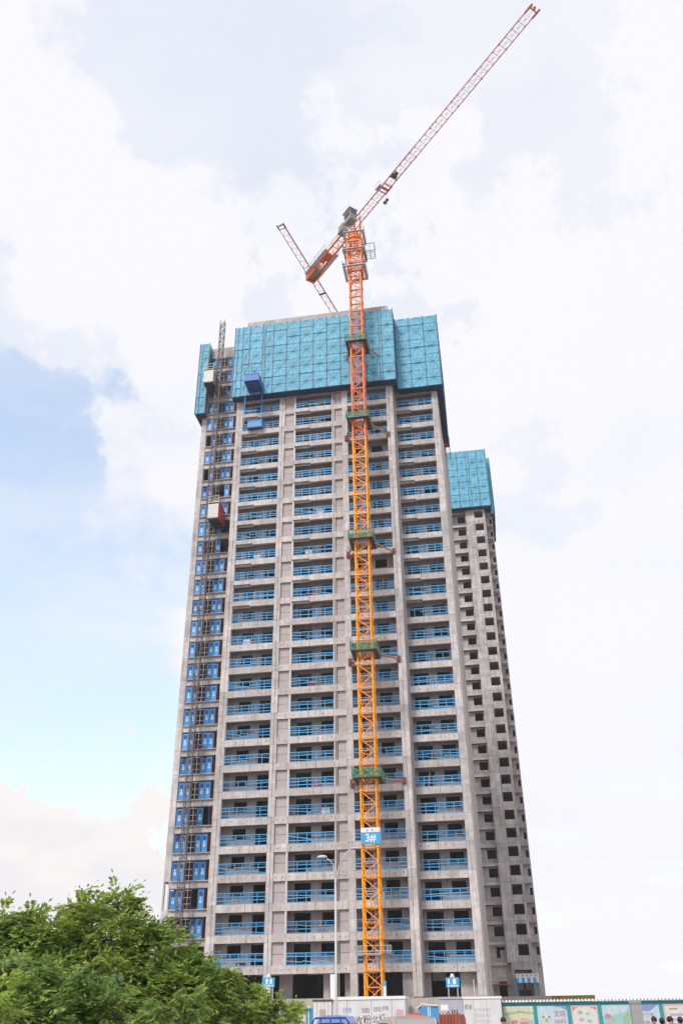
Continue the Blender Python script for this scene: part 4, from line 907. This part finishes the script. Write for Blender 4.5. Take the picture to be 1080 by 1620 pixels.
part('cargo_bed', MB().box(-.62, .05, .5, .62, 2.1, .58).box(-.62, .05, .58, -.58, 2.1, .95).box(.58, .05, .58, .62, 2.1, .95).box(-.58, 2.06, .58, .58, 2.1, .95), 'bluefr', v)
part('frame', MB().bar((0, -1.3, .55), (0, .1, .5), .08).bar((0, -1.3, .4), (0, -1.1, 1.05), .06).bar((-.35, -1.05, 1.05), (.35, -1.05, 1.05), .035), 'bluefr', v)
part('seat', MB().ell((0, -.45, .8), (.17, .35, .09), 12, 6), 'dgrey', v, smooth=True)
wheel(v, 0, -1.3, .28, .1); wheel(v, -.5, 1.2, .28, .12); wheel(v, .5, 1.2, .28, .12)
v = thing('parked_van', 'pale blue rounded van roof behind the blue cargo tricycle', 'van', (24.6, -61.5, .02))
part('body', MB().prism([(-1.3,.35),(1.3,.35),(1.35,1.0),(-1.35,1.0)], -.6, .6), 'bluecab', v)
part('cabin_shell', MB().prism([(-.6,1.0),(-.55,1.6),(-.42,1.78),(-.2,1.84),(.2,1.84),(.42,1.78),(.55,1.6),(.6,1.0)], -1.0, 1.25, 0, axis='y'), 'bluecab', v)
part('windscreen', MB().box(-.45, -1.02, 1.1, .45, -1.0, 1.6), 'glass', v)
for xx in (-.52, .52):
    for yy in (-.9, .9): wheel(v, xx, yy, .27, .14)
v = thing('cargo_truck', 'small truck with a rusty red corrugated box parked below the grey cabin', 'truck', (28.8, -60, .02))
part('box', MB().box(-.42, -.9, .6, .42, 1.6, 1.82), 'rustbox', v)
for i in range(7): part('rib', MB().box(-.41 + i * .12, -.94, .62, -.34 + i * .12, -.9, 1.86), 'rustbox', v)
part('cab', MB().prism([(1.65,.5),(2.7,.5),(2.75,1.0),(2.5,1.7),(1.65,1.75)], -.42, .42), 'cage_red', v)
part('windscreen', MB().prism([(2.76,1.02),(2.52,1.66),(2.54,1.66),(2.78,1.02)], -.36, .36), 'glass', v)
for xx in (-.34, .34):
    for yy in (-.4, 2.1): wheel(v, xx, yy, .28, .16)
v = thing('parked_car', 'dark red hatchback roof showing behind the beige minivan', 'car', (27.45, -60.5, .02), rot=(0, 0, R(8)))
part('body', MB().prism([(-1.8,.3),(1.8,.3),(1.85,.8),(1.5,1.0),(-1.3,1.0),(-1.85,.75)], -.6, .6), 'cage_red', v)
part('cabin_shell', MB().prism([(-.6,1.0),(-.5,1.6),(-.35,1.8),(-.15,1.88),(.15,1.88),(.35,1.8),(.5,1.6),(.6,1.0)], -.9, 1.4, 0, axis='y'), 'cage_red', v)
part('windscreen', MB().box(-.42, -.92, 1.1, .42, -.9, 1.55), 'glass', v)
for xx in (-.52, .52):
    for yy in (-1.1, 1.1): wheel(v, xx, yy, .27, .16)

# ================================================================== PEOPLE (their heads reach into the picture)
def person(x, y, hgt, shirt, trousers, label, rz):
    s = hgt / 1.72
    t = thing('person', label, 'person', (x, y, .02), rot=(0, 0, rz))
    V = []; E_ = []; Rd = []
    def add(p, r, par=None):
        V.append((p[0]*s, p[1]*s, p[2]*s)); Rd.append(r*s)
        if par is not None: E_.append((par, len(V)-1))
        return len(V)-1
    pel = add((0,0,.95), .15); ch = add((0,.0,1.22), .16, pel); nk = add((0,.01,1.45), .075, ch); hd = add((0,-.01,1.53), .07, nk); h2 = add((0,-.015,1.6), .085, hd); h3 = add((0,-.005,1.66), .075, h2)
    for sx in (-1, 1):
        hip = add((sx*.09,0,.88), .1, pel); kn = add((sx*.1,-.01,.48), .065, hip); an = add((sx*.1,.02,.09), .045, kn); add((sx*.11,-.15,.04), .035, an)
        sh = add((sx*.19,0,1.38), .062, ch); el = add((sx*.25,.03,1.1), .045, sh); wr = add((sx*.26,-.05,.86), .03, el); pm_ = add((sx*.26,-.07,.79), .03, wr)
        for i in range(4): f1 = add((sx*.255 + .0, -.10 + i*.02, .74 - .005*i), .009, pm_); add((sx*.25, -.11 + i*.02, .69 - .004*i), .008, f1)
        f1 = add((sx*.235, -.11, .78), .01, pm_); add((sx*.225, -.125, .745), .009, f1)
    me = bpy.data.meshes.new('body'); me.from_pydata(V, E_, []); me.materials.append(MAT['skin'])
    o = obj('body', me, t); sk = o.modifiers.new('skin', 'SKIN'); o.modifiers.new('sub', 'SUBSURF').levels = 1; o.modifiers['sub'].render_levels = 1
    if not me.skin_vertices: me.attributes.new('skin', 'FLOAT', 'POINT')
    for i, sv_ in enumerate(me.skin_vertices[0].data): sv_.radius = (Rd[i], Rd[i]*.85); sv_.use_root = (i == 0)
    part('hair', MB().ell((0, .015*s, 1.635*s), (.092*s, .105*s, .10*s), 14, 9), 'hair', t, smooth=True)
    part('shirt', MB().tube([(0,0,.9*s), (0,0,1.1*s), (0,0,1.32*s), (0,0,1.44*s)], [.185*s, .18*s, .2*s, .1*s], 14).tube([(-.16*s,0,1.4*s), (-.23*s,.02,1.15*s)], [.085*s,.07*s], 10).tube([(.16*s,0,1.4*s), (.23*s,.02,1.15*s)], [.085*s,.07*s], 10), shirt, t, smooth=True)
    part('trousers', MB().tube([(-.09*s,0,.95*s), (-.1*s,0,.5*s), (-.1*s,.02,.08*s)], [.13*s,.09*s,.07*s], 12).tube([(.09*s,0,.95*s), (.1*s,0,.5*s), (.1*s,.02,.08*s)], [.13*s,.09*s,.07*s], 12), trousers, t, smooth=True)
    part('face', MB().ell((-.035*s, -.085*s, 1.605*s), (.012*s,.008*s,.007*s), 8, 5).ell((.035*s, -.085*s, 1.605*s), (.012*s,.008*s,.007*s), 8, 5).ell((0, -.098*s, 1.575*s), (.012*s,.018*s,.02*s), 8, 5).ell((0, -.085*s, 1.535*s), (.025*s,.008*s,.006*s), 8, 5), 'p_brown', t, smooth=True)
for n_, c_ in (('shirt_white', (.6, .6, .6)), ('shirt_red', (.45, .06, .08)), ('shirt_blue', (.08, .14, .4)), ('shirt_black', (.03, .03, .035)), ('trousers_dark', (.03, .035, .05))): cloth(n_, c_)
person(30.78, -65, 1.70, 'shirt_white', 'trousers_dark', 'dark haired person in a white shirt before the stained white cabin', R(20))
person(35.54, -65, 1.66, 'shirt_red', 'trousers_dark', 'dark haired person in a red top before the poster fence', R(-30))
person(35.84, -64.6, 1.62, 'shirt_black', 'trousers_dark', 'dark haired person in black between the red and blue tops', R(160))
person(36.02, -65.2, 1.66, 'shirt_blue', 'trousers_dark', 'dark haired person in a blue shirt before the poster fence', R(60))
person(36.34, -65, 1.64, 'shirt_white', 'trousers_dark', 'dark haired person in a white shirt at the end of the group before the fence', R(200))

# ================================================================== TREES
def compound_leaves(centers, dirs, size, nl=5, seed=1):
    """pinnate leaves as small folded leaflets; returns vertex and quad arrays"""
    r = np.random.default_rng(seed); n = len(centers)
    d = dirs / np.linalg.norm(dirs, axis=1, keepdims=True)
    side = np.cross(d, np.array([0, 0, 1.0]) + r.normal(0, .25, (n, 3))); side /= np.linalg.norm(side, axis=1, keepdims=True)
    nrm = np.cross(side, d)
    sz = size * r.uniform(.65, 1.25, (n, 1))
    vs = []
    for j in range(nl):
        t = (j + .5) / nl
        base = centers + d * sz * t * 1.0 - np.array([0, 0, 1.0]) * sz * .35 * t * t
        for sg in (-1, 1):
            ax = side * sg * .86 + d * .5 + r.normal(0, .12, (n, 3)) - np.array([0, 0, .25]); ax /= np.linalg.norm(ax, axis=1, keepdims=True)
            ln = sz * .56 * (1 - .35 * abs(t - .45)); wd = ln * .215
            wv = np.cross(ax, nrm + r.normal(0, .2, (n, 3))); wv /= np.linalg.norm(wv, axis=1, keepdims=True)
            vs.append(np.stack([base, base + ax * ln * .45 + wv * wd, base + ax * ln, base + ax * ln * .45 - wv * wd], 1))
    ax = d - np.array([0, 0, .3]); tip = centers + d * sz; ln = sz * .45; wv = side
    vs.append(np.stack([tip - d * sz * .05, tip + ax * ln * .45 + wv * ln * .2, tip + ax * ln, tip + ax * ln * .45 - wv * ln * .2], 1))
    V = np.concatenate(vs, 0).reshape(-1, 3); F = np.arange(len(V)).reshape(-1, 4)
    return V, F
def np_mesh(name, V, F, m):
    me = bpy.data.meshes.new(name); me.vertices.add(len(V)); me.vertices.foreach_set('co', V.astype(np.float32).ravel())
    me.loops.add(F.size); me.loops.foreach_set('vertex_index', F.astype(np.int32).ravel()); me.polygons.add(len(F))
    me.polygons.foreach_set('loop_start', np.arange(0, F.size, 4, dtype=np.int32)); me.polygons.foreach_set('loop_total', np.full(len(F), 4, np.int32))
    me.materials.append(MAT[m]); me.update(); me.validate(); return me
def tree(label, name, base, lobes, nleaf, size, m, seed, cat='tree', young=.12, trunk_r=.09):
    """lobes: (centre, radii) of the crown masses; leaves gather in sprays on twig ends inside them"""
    r = np.random.default_rng(seed); rr = random.Random(seed)
    t = thing(name, label, cat, base)
    B = Vector(base); tk = MB(); top = Vector((lobes[0][0][0] - B.x, lobes[0][0][1] - B.y, lobes[0][0][2] - B.z))
    mid = Vector((top.x * .3 + .05, top.y * .3, max(.5, top.z * .5))); tk.tube([(0,0,0), mid, top * .95], [trunk_r, trunk_r * .75, trunk_r * .3], 9)
    C = []; D = []; tw_ = []
    vol = np.array([l[1][0] * l[1][1] * l[1][2] for l in lobes]) ** .67; vol = vol / vol.sum()
    for (c, rad), f in zip(lobes, vol):
        c = np.array(c); rad = np.array(rad)
        cl = Vector(c - np.array(base)); tk.tube([mid, mid.lerp(cl, .55) + Vector((0, 0, .12)), cl], [trunk_r * .5, trunk_r * .3, .015], 6)
        nsp = max(6, int(nleaf * f / 9))
        u = r.normal(0, 1, (nsp, 3)); u /= np.linalg.norm(u, axis=1, keepdims=True)
        rad_f = r.uniform(.35, 1.0, (nsp, 1)) ** .5 * r.uniform(.85, 1.18, (nsp, 1))
        sp = c + u * rad * rad_f
        for i in range(nsp):
            if i % 4 == 0: tk.tube([cl, cl.lerp(Vector(sp[i] - np.array(base)), .6), Vector(sp[i] - np.array(base))], [.012, .008, .004], 4)
            k = rr.randint(6, 12)
            dd = u[i] * .8 + np.array([0, 0, .25]); off = r.normal(0, .085, (k, 3)) * size / .24
            dirs = dd + r.normal(0, .75, (k, 3)); dirs[:, 2] *= .55
            C.append(sp[i] + off); D.append(dirs)
    C = np.concatenate(C); D = np.concatenate(D)
    keep = C[:, 2] > .35; C, D = C[keep], D[keep]
    C = C - np.array(base)
    yg = r.random(len(C)) < young
    part('trunk', tk, 'bark', t)
    V, F = compound_leaves(C[~yg], D[~yg], size, seed=seed); obj('crown', np_mesh('crown', V, F, m), t, kind='stuff')
    if yg.any(): V, F = compound_leaves(C[yg], D[yg], size, seed=seed + 1); obj('young_leaves', np_mesh('young_leaves', V, F, 'leaf_young'), t, kind='stuff')
    return t
tree('broad leafy green tree whose crown hides the foot of the hoist', 'leafy_tree', (22.4, -78.6, .14),
     [((22.45, -78.5, 3.3), (.95, .9, .75)), ((21.4, -78.6, 3.1), (.9, .9, .65)), ((23.4, -78.6, 2.75), (.8, .8, .65)), ((22.4, -79.0, 2.3), (1.3, 1.1, .8)), ((21.0, -79.2, 2.2), (1.0, .9, .8)), ((24.1, -78.8, 2.15), (.8, .8, .65)), ((21.8, -78.4, 3.8), (.35, .3, .3)), ((22.6, -78.4, 3.9), (.35, .3, .25)), ((23.3, -78.5, 3.35), (.4, .35, .3)), ((24.3, -78.4, 2.65), (.4, .4, .35)), ((24.8, -78.5, 2.15), (.45, .4, .35)), ((20.6, -78.6, 3.3), (.7, .6, .5)), ((20.1, -78.9, 2.6), (.7, .7, .8)), ((19.9, -78.6, 3.3), (.6, .6, .5))], 6600, .26, 'leaf', 5, trunk_r=.1)
tree('small pale tree at the end of the bushes near a blue duty board', 'leafy_tree', (25.2, -77.8, .14),
     [((25.2, -77.8, 2.05), (.62, .6, .55)), ((24.7, -77.9, 2.4), (.5, .5, .4)), ((25.8, -77.6, 1.75), (.5, .5, .4)), ((25.0, -77.8, 1.5), (.9, .7, .5)), ((26.05, -77.5, 1.6), (.45, .4, .35))], 1300, .22, 'leaf', 9, trunk_r=.05, young=.25)
tree('dark green bush in front of the broad leafy tree', 'leafy_bush', (21.6, -81.0, .14),
     [((21.9, -81.0, 2.1), (.7, .7, .75)), ((22.9, -81.1, 1.9), (.9, .7, .6)), ((23.9, -80.9, 1.75), (.8, .7, .55)), ((24.9, -80.8, 1.5), (.8, .6, .5)), ((22.4, -81.3, 1.4), (1.3, .8, .6)), ((21.75, -81.3, 2.45), (.45, .4, .35)), ((21.4, -81.2, 1.8), (.6, .6, .7))], 1900, .27, 'leaf_dark', 13, cat='bush', trunk_r=.06, young=.08)
tree('bush of bright young shoots at the edge of the dark green bush', 'leafy_bush', (22.9, -83.5, .14),
     [((22.8, -83.5, 2.15), (.28, .3, .4)), ((22.85, -83.5, 1.7), (.4, .35, .4))], 160, .2, 'leaf_young', 21, cat='bush', trunk_r=.03, young=.5)
tree('thin shrub of loose pale sprigs before the low teal fence', 'leafy_bush', (26.4, -76.5, .14),
     [((26.15, -76.5, 1.55), (.45, .4, .3)), ((26.2, -76.5, 1.85), (.12, .12, .18)), ((25.75, -76.5, 1.9), (.3, .3, .3))], 220, .17, 'leaf_young', 33, cat='bush', trunk_r=.03, young=.4)
tree('dark tree with a small crown far behind the broad leafy tree', 'leafy_tree', (-8.5, -44, .14),
     [((-8.5, -44, 5.6), (2.6, 2, 1.5)), ((-11, -44, 5.0), (2, 2, 1.5)), ((-6, -44, 4.4), (2, 2, 1.5)), ((-3, -43, 3.4), (2, 2, 1.3))], 700, .6, 'leaf_dark', 41, trunk_r=.2)

# ================================================================== AIR
hz = MB().box(-90, -125, -1, 130, 110, 126)
hm = bpy.data.materials.new('pale_haze'); hm.use_nodes = True; ht = hm.node_tree; ht.nodes.remove(ht.nodes['Principled BSDF'])
pv = ht.nodes.new('ShaderNodeVolumePrincipled'); pv.inputs['Color'].default_value = (.95, .96, 1.0, 1); pv.inputs['Density'].default_value = .0003; pv.inputs['Anisotropy'].default_value = 0.0
ht.links.new(pv.outputs[0], ht.nodes['Material Output'].inputs['Volume']); MAT['haze'] = hm
part('haze', hz, 'haze', None, kind='stuff')
